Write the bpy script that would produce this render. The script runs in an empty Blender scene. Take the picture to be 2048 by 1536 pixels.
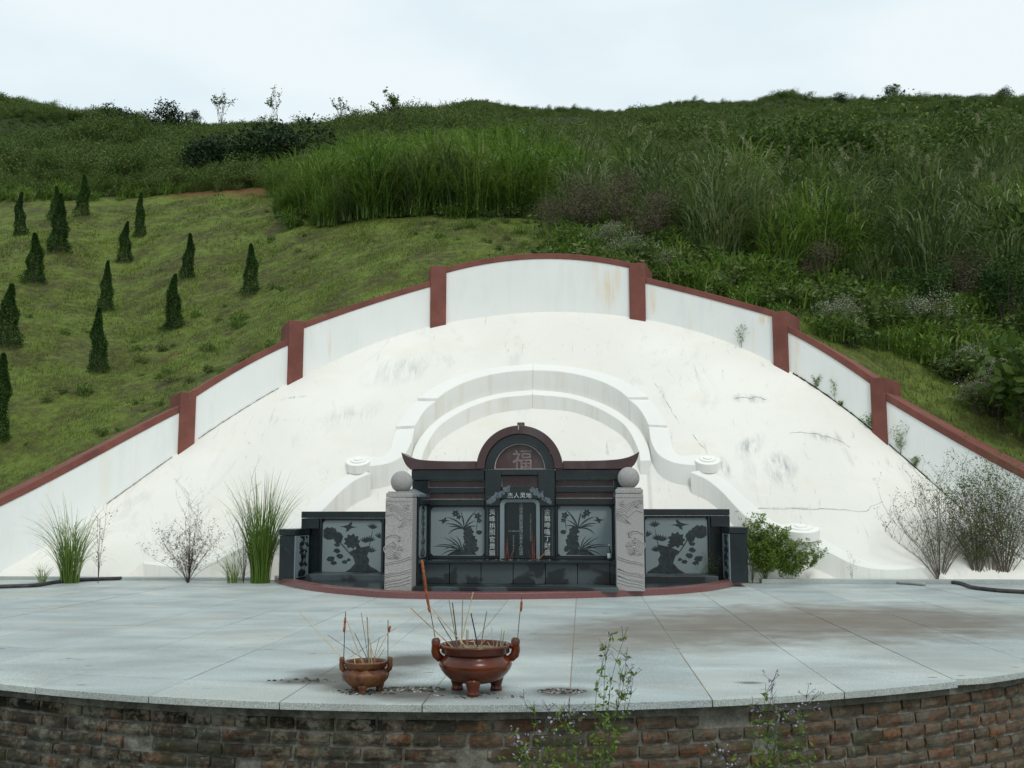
import bpy, math, random
import numpy as np
from mathutils import Vector, Matrix
rnd = random.Random(7); rng = np.random.default_rng(7)
S = bpy.context.scene; COL = S.collection
# ------------------------------------------------------------------ camera
F = 2000.0; CX, CY = 1024.0, 768.0
CAM = np.array([.72, 0, .89])
pit = math.atan((1020 - CY) / F); yaw = math.atan((1165 - CX) / F * math.cos(pit))
DV = np.array([-math.sin(yaw) * math.cos(pit), math.cos(yaw) * math.cos(pit), math.sin(pit)])
RV = np.array([math.cos(yaw), math.sin(yaw), 0]); UV_ = np.cross(RV, DV)
cd = bpy.data.cameras.new('camera'); cam = bpy.data.objects.new('camera', cd); COL.objects.link(cam)
cd.sensor_width = 36; cd.lens = 36 * F / 2048; cd.clip_start = .05; cd.clip_end = 3000
cam.matrix_world = Matrix(((RV[0], UV_[0], -DV[0], CAM[0]), (RV[1], UV_[1], -DV[1], CAM[1]), (RV[2], UV_[2], -DV[2], CAM[2]), (0, 0, 0, 1)))
S.camera = cam
# ------------------------------------------------------------------ world: overcast
SUN_EL, SUN_AZ = 50, 155      # degrees; azimuth from +Y clockwise (behind the camera, to the right)
W = bpy.data.worlds.new('World'); S.world = W; W.use_nodes = True
nt = W.node_tree; N = nt.nodes; Lk = nt.links; N.clear()
sky = N.new('ShaderNodeTexSky'); sky.sky_type = 'NISHITA'; sky.sun_disc = False
sky.sun_elevation = math.radians(SUN_EL); sky.sun_rotation = math.radians(SUN_AZ)
tc = N.new('ShaderNodeTexCoord')
mp = N.new('ShaderNodeMapping'); mp.inputs['Scale'].default_value = (1, 1, 2.6)
nz = N.new('ShaderNodeTexNoise'); nz.inputs['Scale'].default_value = 1.6; nz.inputs['Detail'].default_value = 5; nz.inputs['Roughness'].default_value = .5
cr = N.new('ShaderNodeValToRGB'); e = cr.color_ramp.elements
e[0].position = .34; e[0].color = (6.5, 8.3, 9.1, 1); e[1].position = .58; e[1].color = (9.1, 9.95, 10.2, 1)
mx = N.new('ShaderNodeMix'); mx.data_type = 'RGBA'; mx.inputs[0].default_value = .93
bg = N.new('ShaderNodeBackground'); bg.inputs['Strength'].default_value = .1
ow = N.new('ShaderNodeOutputWorld')
Lk.new(tc.outputs['Generated'], mp.inputs['Vector']); Lk.new(mp.outputs['Vector'], nz.inputs['Vector']); Lk.new(nz.outputs['Fac'], cr.inputs['Fac'])
Lk.new(sky.outputs['Color'], mx.inputs[6]); Lk.new(cr.outputs['Color'], mx.inputs[7])
Lk.new(mx.outputs[2], bg.inputs['Color']); Lk.new(bg.outputs['Background'], ow.inputs['Surface'])
sd = bpy.data.lights.new('sun', 'SUN'); sd.energy = 1.2; sd.angle = math.radians(14); sd.color = (1, .97, .92)
sun = bpy.data.objects.new('sun', sd); COL.objects.link(sun)
az, el = math.radians(SUN_AZ), math.radians(SUN_EL)
sv = Vector((math.sin(az) * math.cos(el), math.cos(az) * math.cos(el), math.sin(el)))
sun.rotation_euler = sv.to_track_quat('Z', 'Y').to_euler()
S.view_settings.view_transform = 'Standard'; S.view_settings.look = 'None'; S.view_settings.exposure = 0; S.view_settings.gamma = 1
S.view_settings.use_curve_mapping = False
S.render.engine = 'CYCLES'; S.cycles.max_bounces = 6; S.cycles.transparent_max_bounces = 8

# ------------------------------------------------------------------ helpers: rays
def ray(x, y): return DV + RV * (x - CX) / F + UV_ * (CY - y) / F
def on_z(x, y, z=0):
    r = ray(x, y); return CAM + r * (z - CAM[2]) / r[2]
def on_y(x, y, Y):
    r = ray(x, y); return CAM + r * (Y - CAM[1]) / r[1]
def proj(P):
    v = np.asarray(P, float) - CAM; w = v @ DV
    return CX + F * (v @ RV) / w, CY - F * (v @ UV_) / w
# ------------------------------------------------------------------ helpers: meshes
class MB:
    def __init__(s): s.v = []; s.f = []; s.m = []
    def add(s, vs, fs, m=0):
        o = len(s.v); s.v.extend([tuple(map(float, p)) for p in vs]); s.f.extend([tuple(i + o for i in f) for f in fs]); s.m.extend([m] * len(fs)); return s
    def box(s, x0, x1, y0, y1, z0, z1, m=0):
        return s.add([(x0,y0,z0),(x1,y0,z0),(x1,y1,z0),(x0,y1,z0),(x0,y0,z1),(x1,y0,z1),(x1,y1,z1),(x0,y1,z1)],
                     [(0,3,2,1),(4,5,6,7),(0,1,5,4),(1,2,6,5),(2,3,7,6),(3,0,4,7)], m)
    def prism(s, a, b, m=0):           # two matching rings of points
        n = len(a); return s.add(list(a) + list(b), [tuple(range(n))[::-1], tuple(range(n, 2*n))] + [(i, (i+1) % n, n+(i+1) % n, n+i) for i in range(n)], m)
    def xz(s, pts, y0, y1, m=0):       # polygon in XZ extruded along Y
        a = sum(pts[i][0]*pts[(i+1) % len(pts)][1] - pts[(i+1) % len(pts)][0]*pts[i][1] for i in range(len(pts)))
        if a < 0: pts = pts[::-1]
        return s.prism([(x, y1, z) for x, z in pts], [(x, y0, z) for x, z in pts], m)
    def yz(s, pts, x0, x1, m=0):
        return s.prism([(x0, y, z) for y, z in pts], [(x1, y, z) for y, z in pts], m)
    def flat(s, pts, m=0): return s.add(pts, [tuple(range(len(pts)))], m)
    def tube(s, path, rad, n=5, m=0, cap=True):
        path = [Vector(p) for p in path]; k = len(path)
        if not hasattr(rad, '__len__'): rad = [rad] * k
        t = (path[-1] - path[0]); ref = Vector((0, 0, 1)) if abs(t.normalized().z) < .8 else Vector((1, 0, 0))
        vs = []; fs = []
        for i, p in enumerate(path):
            d = (path[min(i+1, k-1)] - path[max(i-1, 0)]).normalized(); a = d.cross(ref).normalized(); b = d.cross(a)
            for j in range(n):
                q = 2*math.pi*j/n; vs.append(p + (a*math.cos(q) + b*math.sin(q)) * rad[i])
        for i in range(k-1):
            for j in range(n): fs.append((i*n+j, i*n+(j+1) % n, (i+1)*n+(j+1) % n, (i+1)*n+j))
        if cap: fs += [tuple(range(n))[::-1], tuple(range((k-1)*n, k*n))]
        return s.add(vs, fs, m)
    def lathe(s, prof, c=(0, 0, 0), n=32, m=0, sq=1, bump=None):
        vs = []; fs = []; k = len(prof)
        for i, (r, z) in enumerate(prof):
            for j in range(n):
                q = 2*math.pi*j/n; rr = r * (1 if not bump else bump(i, q)); vs.append((c[0]+rr*math.cos(q), c[1]+rr*sq*math.sin(q), c[2]+z))
        for i in range(k-1):
            for j in range(n): fs.append((i*n+j, i*n+(j+1) % n, (i+1)*n+(j+1) % n, (i+1)*n+j))
        fs += [tuple(range(n))[::-1], tuple(range((k-1)*n, k*n))]
        return s.add(vs, fs, m)
    def ball(s, c, r, n=24, k=14, m=0, sz=1):
        return s.lathe([(r*math.sin(math.pi*i/k) + 1e-5, -r*sz*math.cos(math.pi*i/k)) for i in range(k+1)], c, n, m)
    def build(s, name, mats, parent=None, smooth=False, bevel=0):
        me = bpy.data.meshes.new(name); me.from_pydata(s.v, [], s.f)
        for q in (mats if isinstance(mats, (list, tuple)) else [mats]): me.materials.append(q)
        if any(s.m): me.polygons.foreach_set('material_index', s.m)
        if smooth: me.polygons.foreach_set('use_smooth', [True]*len(me.polygons))
        me.update(); return link(name, me, parent, bevel)
def link(name, me, parent=None, bevel=0):
    o = bpy.data.objects.new(name, me); COL.objects.link(o)
    if parent: o.parent = parent
    if bevel:
        b = o.modifiers.new('bevel', 'BEVEL'); b.width = bevel; b.segments = 2; b.limit_method = 'ANGLE'; b.angle_limit = math.radians(40)
    return o
def np_mesh(name, V, Fc, mat, parent=None, smooth=False, mi=None, tint=None):
    me = bpy.data.meshes.new(name); V = np.asarray(V, np.float32); Fc = np.asarray(Fc, np.int32); k = Fc.shape[1]
    me.vertices.add(len(V)); me.vertices.foreach_set('co', V.ravel()); me.loops.add(Fc.size); me.loops.foreach_set('vertex_index', Fc.ravel())
    me.polygons.add(len(Fc)); me.polygons.foreach_set('loop_start', np.arange(len(Fc), dtype=np.int32)*k)
    try: me.polygons.foreach_set('loop_total', np.full(len(Fc), k, np.int32))
    except Exception: pass
    for q in (mat if isinstance(mat, (list, tuple)) else [mat]): me.materials.append(q)
    if mi is not None: me.polygons.foreach_set('material_index', np.asarray(mi, np.int32))
    if smooth: me.polygons.foreach_set('use_smooth', np.ones(len(Fc), bool))
    me.update(calc_edges=True)
    if tint is not None:
        a = me.attributes.new('tint', 'FLOAT', 'POINT'); a.data.foreach_set('value', np.asarray(tint, np.float32))
    return link(name, me, parent)
def tag(o, label=None, cat=None, group=None, kind=None):
    if label: o['label'] = label
    if cat: o['category'] = cat
    if group: o['group'] = group
    if kind: o['kind'] = kind
    return o
def thing(name, label, cat, loc=(0, 0, 0), rz=0, group=None):
    o = bpy.data.objects.new(name, None); COL.objects.link(o); o.location = loc; o.rotation_euler = (0, 0, rz); o.empty_display_size = .1
    return tag(o, label, cat, group)
def dup(o, loc, rz=0, scale=1, label=None, group=None, tilt=(0, 0)):
    c = o.copy(); COL.objects.link(c); c.location = loc; c.rotation_euler = (tilt[0], tilt[1], rz); c.scale = scale if hasattr(scale, '__len__') else (scale,)*3
    if label: c['label'] = label
    if group: c['group'] = group
    for ch in list(o.children):
        d = ch.copy(); COL.objects.link(d); d.parent = c
    return c
# ------------------------------------------------------------------ helpers: materials
class Mat:
    def __init__(s, name, rough=.6, spec=.5):
        s.m = bpy.data.materials.new(name); s.m.use_nodes = True; s.t = s.m.node_tree; s.n = s.t.nodes
        s.b = s.n['Principled BSDF']; s.b.inputs['Roughness'].default_value = rough; s.b.inputs['Specular IOR Level'].default_value = spec
        s.g = s.n.new('ShaderNodeNewGeometry'); s.tc = s.n.new('ShaderNodeTexCoord')
        s.pos = s.g.outputs['Position']; s.objc = s.tc.outputs['Object']
    def L(s, a, b): s.t.links.new(a, b)
    def mapping(s, src, sc=(1, 1, 1), loc=(0, 0, 0), rot=(0, 0, 0)):
        q = s.n.new('ShaderNodeMapping'); q.inputs['Scale'].default_value = sc; q.inputs['Location'].default_value = loc; q.inputs['Rotation'].default_value = rot
        s.L(src, q.inputs['Vector']); return q.outputs['Vector']
    def noise(s, scale, src=None, sc=None, detail=4, rough=.55, dist=0, rot=(0, 0, 0)):
        q = s.n.new('ShaderNodeTexNoise'); q.inputs['Scale'].default_value = scale; q.inputs['Detail'].default_value = detail; q.inputs['Roughness'].default_value = rough; q.inputs['Distortion'].default_value = dist
        src = src or s.pos
        if sc: src = s.mapping(src, sc, rot=rot)
        s.L(src, q.inputs['Vector']); return q.outputs['Fac']
    def vor(s, scale, src=None, out='Distance'):
        q = s.n.new('ShaderNodeTexVoronoi'); q.inputs['Scale'].default_value = scale; s.L(src or s.pos, q.inputs['Vector']); return q.outputs[out]
    def ramp(s, f, stops):
        q = s.n.new('ShaderNodeValToRGB'); el = q.color_ramp.elements
        while len(el) < len(stops): el.new(.5)
        for i, (p, c) in enumerate(stops):
            el[i].position = p; el[i].color = (c, c, c, 1) if not hasattr(c, '__len__') else (*c, 1)
        s.L(f, q.inputs['Fac']); return q.outputs['Color']
    def mix(s, f, a, b, mode='MIX'):
        q = s.n.new('ShaderNodeMix'); q.data_type = 'RGBA'; q.blend_type = mode
        for i, x in ((0, f), (6, a), (7, b)):
            if isinstance(x, (int, float)): q.inputs[i].default_value = x if i == 0 else (x, x, x, 1)
            elif isinstance(x, tuple): q.inputs[i].default_value = (*x, 1)
            else: s.L(x, q.inputs[i])
        return q.outputs[2]
    def math(s, op, a, b=0.0):
        q = s.n.new('ShaderNodeMath'); q.operation = op
        for i, x in ((0, a), (1, b)):
            if isinstance(x, (int, float)): q.inputs[i].default_value = x
            else: s.L(x, q.inputs[i])
        return q.outputs[0]
    def rand(s):
        q = s.n.new('ShaderNodeObjectInfo'); return q.outputs['Random']
    def attr(s, n):
        q = s.n.new('ShaderNodeAttribute'); q.attribute_name = n; return q.outputs['Fac']
    def blob(s, c, r, rz=0, edge=(.35, 1.0)):    # soft ellipsoid mask at a place in the world
        v = s.n.new('ShaderNodeMapping'); v.vector_type = 'TEXTURE'; v.inputs['Location'].default_value = c; v.inputs['Rotation'].default_value = (0, 0, rz); v.inputs['Scale'].default_value = r
        s.L(s.pos, v.inputs['Vector'])
        l = s.n.new('ShaderNodeVectorMath'); l.operation = 'LENGTH'; s.L(v.outputs['Vector'], l.inputs[0])
        n = s.noise(3.5, detail=5); d = s.math('ADD', l.outputs['Value'], s.math('MULTIPLY', s.math('SUBTRACT', n, .5), .9))
        return s.ramp(d, [(edge[0], 1.0), (edge[1], 0.0)])
    def col(s, c):
        if isinstance(c, tuple): s.b.inputs['Base Color'].default_value = (*c, 1)
        else: s.L(c, s.b.inputs['Base Color'])
        return s
    def rgh(s, c): s.L(c, s.b.inputs['Roughness']); return s
    def bump(s, h, st=.3, d=.01):
        q = s.n.new('ShaderNodeBump'); q.inputs['Strength'].default_value = st; q.inputs['Distance'].default_value = d
        s.L(h, q.inputs['Height']); s.L(q.outputs['Normal'], s.b.inputs['Normal']); return s
    def leafy(s, tr=.3):
        s.b.inputs['Transmission Weight'].default_value = 0
        t = s.n.new('ShaderNodeBsdfTranslucent'); mxs = s.n.new('ShaderNodeMixShader'); mxs.inputs[0].default_value = tr
        src = s.b.inputs['Base Color'].links
        if src: s.L(src[0].from_socket, t.inputs['Color'])
        else: t.inputs['Color'].default_value = s.b.inputs['Base Color'].default_value
        s.L(s.b.outputs[0], mxs.inputs[1]); s.L(t.outputs[0], mxs.inputs[2]); s.L(mxs.outputs[0], s.n['Material Output'].inputs['Surface']); return s

def M_terrace():
    k = Mat('grey_granite_paving', .6, .25)
    sp = k.ramp(k.noise(190, detail=2), [(.38, (.25, .285, .275)), (.50, (.39, .43, .42)), (.66, (.58, .62, .60))])
    big = k.ramp(k.noise(1.5, sc=(.8, 1.5, 1), detail=5, dist=.5), [(.36, .82), (.52, 1.0), (.66, 1.16)])
    c = k.mix(1.0, sp, big, 'MULTIPLY')
    r = k.ramp(k.rand(), [(0, (.86, .89, .91)), (1, (1.06, 1.05, 1.03))]); c = k.mix(1.0, c, r, 'MULTIPLY')
    warm = k.ramp(k.noise(.8, detail=5), [(.48, 0.0), (.70, 1.0)]); c = k.mix(k.math('MULTIPLY', warm, .4), c, (.44, .42, .35))
    for qi, (cc, rr, rz, a) in enumerate(DIRT):
        dirt = (.165, .142, .115) if qi < 4 else (.085, .08, .07)
        c = k.mix(k.math('MULTIPLY', k.blob(cc, rr, rz), a), c, dirt)
    spots = k.ramp(k.vor(3.1, k.mapping(k.pos, (1, 2.2, 1))), [(.065, 1.0), (.10, 0.0)])
    spm = k.math('MULTIPLY', spots, k.ramp(k.noise(1.3), [(.45, 0.0), (.55, 1.0)]))
    c = k.mix(k.math('MULTIPLY', spm, .75), c, (.05, .05, .05))
    k.col(c); k.rgh(k.ramp(k.noise(2.2, detail=5), [(.35, .48), (.65, .72)])); k.bump(k.noise(160, detail=2), .12, .002)
    return k.m
def M_plaster():
    k = Mat('weathered_white_plaster', .9, .2)
    c = k.mix(k.ramp(k.noise(.55, detail=6, dist=.4), [(.38, 0.0), (.68, 1.0)]), (.78, .755, .69), (.845, .82, .755))
    gr = k.ramp(k.noise(1.1, sc=(1.0, .45, .5), detail=9, rough=.72, dist=1.2), [(.55, 0.0), (.72, 1.0)])
    c = k.mix(k.math('MULTIPLY', gr, .38), c, (.42, .46, .46))
    st = k.ramp(k.noise(2.6, sc=(2.4, .7, .35), detail=9, rough=.75, dist=2.0, rot=(0, 0, .5)), [(.60, 0.0), (.69, 1.0)])
    c = k.mix(k.math('MULTIPLY', st, .5), c, (.25, .27, .27))
    ye = k.ramp(k.noise(.9, sc=(1, 1, 3), detail=6), [(.55, 0.0), (.75, 1.0)]); c = k.mix(k.math('MULTIPLY', ye, .35), c, (.74, .67, .50))
    fine = k.noise(4.5, sc=(2.6, .5, .5), detail=10, rough=.78, dist=.5, rot=(0, .2, .55))
    for cc, rr, rz, a in MARKS:
        mk = k.math('MULTIPLY', k.blob(cc, rr, rz, (.1, 1.0)), k.ramp(fine, [(.44, 0.0), (.60, 1.0)]))
        c = k.mix(k.math('MULTIPLY', mk, a*.9), c, (.24, .29, .31))
    k.col(c); k.bump(k.noise(5, detail=9, rough=.7), .35, .02); return k.m
def M_rim():
    k = Mat('white_plaster_trim', .85, .25)
    c = k.mix(k.ramp(k.noise(1.5, detail=6), [(.4, 0.0), (.65, 1.0)]), (.83, .82, .77), (.86, .85, .80))
    v = k.ramp(k.noise(7, sc=(1, 1, .06), detail=6, rough=.7), [(.50, 0.0), (.70, 1.0)])
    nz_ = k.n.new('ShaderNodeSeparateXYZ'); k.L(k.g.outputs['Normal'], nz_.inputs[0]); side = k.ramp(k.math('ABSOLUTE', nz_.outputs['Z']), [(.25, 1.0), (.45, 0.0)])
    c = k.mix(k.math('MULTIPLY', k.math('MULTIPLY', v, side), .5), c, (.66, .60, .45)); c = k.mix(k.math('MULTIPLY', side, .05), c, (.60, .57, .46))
    k.col(c); k.bump(k.noise(9, detail=7), .2, .01); return k.m
def M_wallwhite():
    k = Mat('white_painted_wall', .75, .3)
    c = k.mix(k.ramp(k.noise(1.2, detail=5), [(.4, 0.0), (.65, 1.0)]), (.85, .86, .83), (.89, .89, .86))
    v = k.ramp(k.noise(3.2, sc=(1, 1, .10), detail=6, rough=.65), [(.585, 0.0), (.72, 1.0)])
    g = k.n.new('ShaderNodeSeparateXYZ'); k.L(k.pos, g.inputs[0]); rt = k.ramp(k.math('ADD', k.math('MULTIPLY', g.outputs['X'], .1), .5), [(.45, .35), (.62, 1.0)])
    c = k.mix(k.math('MULTIPLY', k.math('MULTIPLY', v, rt), .55), c, (.78, .60, .33))
    vv = k.ramp(k.noise(9, sc=(1, 1, .08), detail=7, rough=.7), [(.40, 0.0), (.58, 1.0)])
    for (px, py, rx, rz, a) in ((1215, 585, .17, .42, .75), (1236, 560, .06, .3, .6), (1306, 600, .07, .3, .6), (1530, 637, .10, .12, .8), (1590, 690, .08, .3, .35), (660, 690, .03, .3, .5), (1380, 650, .04, .3, .35)):
        p = wall_hit(px, py); c = k.mix(k.math('MULTIPLY', k.math('MULTIPLY', vv, k.blob((float(p[0]), float(p[1]), float(p[2])), (rx, .5, rz), 0, (.3, 1.1))), a), c, (.80, .58, .30))
    v2 = k.ramp(k.noise(5, sc=(1, 1, .15), detail=8, rough=.7), [(.52, 0.0), (.8, 1.0)]); c = k.mix(k.math('MULTIPLY', v2, .3), c, (.55, .58, .54))
    k.col(c); k.bump(k.noise(30, detail=5), .12, .005); return k.m
def M_simple(name, a, b, scale=6, rough=.6, spec=.5, bump=.15, bs=40, bd=.003, detail=5, lo=.38, hi=.64, src=None):
    k = Mat(name, rough, spec); k.col(k.mix(k.ramp(k.noise(scale, detail=detail), [(lo, 0.0), (hi, 1.0)]), a, b))
    if bump: k.bump(k.noise(bs, detail=5), bump, bd)
    return k.m
def M_redpaint():
    k = Mat('red_brown_painted_concrete', .7, .35)
    c = k.mix(k.ramp(k.noise(2.5, detail=7, rough=.65), [(.36, 0.0), (.66, 1.0)]), (.155, .050, .037), (.23, .080, .058))
    d = k.ramp(k.noise(9, detail=7, rough=.7), [(.60, 0.0), (.74, 1.0)]); c = k.mix(k.math('MULTIPLY', d, .45), c, (.28, .17, .15))
    k.col(c); k.bump(k.noise(22, detail=6), .3, .006); return k.m
def M_stone(name, c0, c1, rough, speck=220, haze=.0, wet=0):
    k = Mat(name, rough, .5)
    c = k.mix(k.ramp(k.noise(speck, detail=2), [(.4, 0.0), (.62, 1.0)]), c0, c1)
    w = k.ramp(k.noise(3.5, sc=(1, 1, .35), detail=7, rough=.65), [(.48, 0.0), (.72, 1.0)])
    if haze: c = k.mix(k.math('MULTIPLY', w, haze), c, (.22, .25, .26))
    if wet:
        q = k.ramp(k.noise(2.3, sc=(1, 1, .9), detail=5, dist=.7), [(.47, 0.0), (.52, 1.0)]); c = k.mix(k.math('MULTIPLY', q, wet), c, (.006, .009, .010))
    k.col(c); k.rgh(k.ramp(k.noise(4, detail=5), [(.3, rough*.75), (.7, min(1, rough*1.4))])); return k.m
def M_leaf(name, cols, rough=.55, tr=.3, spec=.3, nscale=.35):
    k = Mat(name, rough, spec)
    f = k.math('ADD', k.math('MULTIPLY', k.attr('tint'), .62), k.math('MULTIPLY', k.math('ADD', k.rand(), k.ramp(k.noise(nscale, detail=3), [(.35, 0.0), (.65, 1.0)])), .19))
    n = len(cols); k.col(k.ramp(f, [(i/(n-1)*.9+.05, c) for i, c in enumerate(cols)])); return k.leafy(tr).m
# ------------------------------------------------------------------ measured layout (metres; tomb axis X = 0, terrace top Z = 0)
def P_z(x, y, z=0): p = on_z(x, y, z); return (float(p[0]), float(p[1]), z)
_c = P_z(1560, 1248)
def dirt_at(px, py, rx, hp, rz, a):     # hp: half depth as seen, turned into metres along the floor
    p = P_z(px, py); return ((p[0], p[1], 0), (rx, hp*p[1]**2/1780, 1), rz, a)
DIRT = [dirt_at(1780, 1238, 1.7, 42, .0, .9), dirt_at(1560, 1246, 1.5, 42, -.1, .85), dirt_at(1330, 1262, 1.1, 40, -.1, .8), dirt_at(1140, 1285, .75, 34, 0, .5), dirt_at(810, 1322, .34, 26, -.5, .95), dirt_at(700, 1350, .42, 20, -.3, .9),
        dirt_at(610, 1363, .22, 9, 0, .9), dirt_at(840, 1385, .33, 22, 0, .95), dirt_at(720, 1372, .3, 18, 0, .9), dirt_at(1125, 1384, .2, 15, 0, 1.0), dirt_at(1500, 1366, .1, 4, 0, .85), dirt_at(950, 1390, .28, 12, 0, .4)]
_wb = [(0,1143),(180,1030),(357,905),(388,890),(574,762),(605,748),(740,695),(860,655),(892,648),(1000,627),(1080,622),(1170,625),(1260,637),(1295,642),(1400,665),(1480,694),(1547,726),(1577,738),(1660,795),(1745,868),(1775,886),(1837,938),(1887,982),(1919,1018),(2000,1085)]
WY0, WK = 15.9, .066
def wall_hit(x, y):
    r = ray(x, y); a = -WK*r[0]**2; b = -2*WK*CAM[0]*r[0]-r[1]; c = WY0-WK*CAM[0]**2-CAM[1]
    if abs(a) < 1e-9: t = -c/b
    else:
        q = math.sqrt(b*b-4*a*c); t = min(v for v in ((-b+q)/(2*a), (-b-q)/(2*a)) if v > 0)
    return CAM + r*t
_wp = np.array([wall_hit(*p) for p in _wb]); _ex = np.array([-7.3, 6.8]); _ez = np.array([-.15, -.1])
_pf = np.polyfit(np.r_[_wp[:, 0], _ex], np.r_[_wp[:, 2], _ez], 8)
def wall_base(X): X = np.clip(X, -7.3, 6.8); return np.maximum(np.polyval(_pf, X), 0)
def wall_y(X): return WY0 - WK*np.asarray(X)**2
Y0 = 12.75
def dome_z(X, Y):
    X = np.asarray(X, float); Y = np.asarray(Y, float); wy = wall_y(X); s = np.clip((Y-Y0)/np.maximum(wy-Y0, .05), 0, 1.15)
    g = .70*s + .30*(1-(1-np.minimum(s, 1))**2) 
    return wall_base(X)*g
def dome_hit(x, y, off=0.0):
    r = ray(x, y); t = 11.0; pv = None
    while t < 19:
        p = CAM + r*t; d = p[2] - max(float(dome_z(p[0], p[1])) + off, 0 if p[1] < Y0 else -9)
        if pv is not None and d < 0:
            a, b = t-.03, t
            for _ in range(20):
                m = (a+b)/2; q = CAM + r*m
                if q[2] - max(float(dome_z(q[0], q[1])) + off, 0 if q[1] < Y0 else -9) < 0: b = m
                else: a = m
            return CAM + r*b
        pv = d; t += .03
    return CAM + r*15
def MH(x, y): p = dome_hit(x, y); return (float(p[0]), float(p[1]), float(p[2]))
MARKS = [(MH(1500, 890), (.35, .12, .35), .5, .8), (MH(1560, 935), (.28, .22, .4), .2, .95), (MH(1450, 935), (.07, .2, .3), .3, .9), (MH(1650, 875), (.45, .1, .12), -.2, .7), (MH(1500, 797), (.35, .1, .12), 0, .7),
         (MH(1410, 890), (.05, .22, .3), .2, .9), (MH(800, 740), (1.1, .4, .35), .6, .4), (MH(700, 830), (.8, .25, .3), .4, .4), (MH(1325, 790), (.06, .3, .3), .2, .7), (MH(1690, 900), (.06, .35, .4), .3, .6), (MH(590, 795), (.25, .03, .05), 0, .9), (MH(1600, 1017), (.6, .02, .04), 0, .9)]

TERR = M_terrace(); PLA = M_plaster(); RIM = M_rim(); WHITE = M_wallwhite(); RED = M_redpaint()
DARK = M_stone('polished_dark_granite', (.004, .0085, .011), (.010, .018, .022), .2, haze=.025)
DARKH = M_stone('honed_dark_granite', (.036, .050, .055), (.058, .076, .080), .34, haze=.10, wet=.95)
GREY = M_stone('honed_grey_granite_panel', (.17, .215, .225), (.25, .30, .31), .5, haze=.15)
EDGE = M_stone('light_grey_granite_moulding', (.14, .18, .20), (.22, .27, .29), .4)
REDG = M_stone('dark_red_granite', (.035, .014, .014), (.085, .042, .042), .3, haze=.16)
KERB = M_stone('red_granite_kerb', (.13, .045, .042), (.23, .095, .088), .3)
PGRAN = M_simple('carved_pale_granite', (.235, .225, .215), (.43, .415, .40), 140, .8, .3, .35, 120, .003, 3)
GROUT = M_simple('pale_mortar_line', (.5, .47, .4), (.65, .63, .57), 30, .9)
JOINT = M_simple('rusty_joint_bedding', (.24, .17, .11), (.36, .28, .21), 12, .95)
CHAR = M_simple('pale_carved_lettering', (.30, .33, .33), (.5, .53, .52), 60, .8)
# ------------------------------------------------------------------ terrain
tctl = [(200,748,17.6),(348,658,20.2),(500,590,21.6),(375,558,23),(245,532,25.5),(212,620,22),(272,470,27),(155,433,28.5),(65,570,23),(110,498,25),(30,475,26.5),(20,690,18),(15,862,14.8),
 (0,400,31),(200,400,31),(400,370,33),(500,375,32),(560,440,26.5),(700,440,25.5),(850,430,25.5),(1000,435,25),(1130,470,23),(700,520,21),(900,500,20),
 (1100,490,21),(1200,500,19.5),(1400,560,18),(1600,630,17),(1720,680,16.6),(1900,760,15.5),(2040,860,14.5),(1800,600,20),(2040,650,19),(1400,480,23),(1700,480,25),(2040,480,25),(1200,420,27),(1500,400,32),(1800,380,34),(2048,360,34),
 (1000,330,38),(700,340,42),(300,335,45),(0,320,45),(1000,275,60),(600,268,70),(300,268,80),(0,240,70),(1300,280,60),(1600,290,62),(1900,290,62),(2048,290,62),
 (0,212,95),(100,238,95),(200,266,100),(330,272,105),(500,268,90),(700,260,75),(800,252,70),(880,240,95),(900,222,118),(960,186,120),(1015,222,118),(1060,232,115),(1130,244,110),(1250,236,115),(1400,214,125),(1600,210,130),(1800,216,135),(2048,210,140),(-300,170,95),(2400,200,140),
 (-400,300,200),(200,330,200),(700,330,200),(1200,330,220),(1700,330,230),(2300,330,230),(-500,700,16),(-500,450,30),(2500,800,16),(2500,500,30)]
_T = []
for px, py, Y in tctl:
    p = on_y(px, py, Y); _T.append(((p[0]-CAM[0])/Y, math.log(Y/14)*.5, (p[2]-CAM[2])/Y))
_T = np.array(_T)
def _phi(r): return np.sqrt(r*r + .0009)
_n = len(_T); _A = np.zeros((_n+3, _n+3)); _dd = np.hypot(_T[:, None, 0]-_T[None, :, 0], _T[:, None, 1]-_T[None, :, 1])
_A[:_n, :_n] = _phi(_dd) - np.eye(_n)*.004; _A[:_n, _n] = 1; _A[:_n, _n+1] = _T[:, 0]; _A[:_n, _n+2] = _T[:, 1]; _A[_n:, :_n] = _A[:_n, _n:].T
_w = np.linalg.solve(_A, np.r_[_T[:, 2], 0, 0, 0])
def hash_noise(X, Y, s, seed=0):
    X = np.asarray(X)/s; Y = np.asarray(Y)/s; xi = np.floor(X); yi = np.floor(Y); fx = X-xi; fy = Y-yi; fx = fx*fx*(3-2*fx); fy = fy*fy*(3-2*fy)
    def h(a, b):
        q = np.sin(a*127.1+b*311.7+seed*74.7)*43758.5453; return q-np.floor(q)
    return (h(xi, yi)*(1-fx)+h(xi+1, yi)*fx)*(1-fy)+(h(xi, yi+1)*(1-fx)+h(xi+1, yi+1)*fx)*fy - .5
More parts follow.
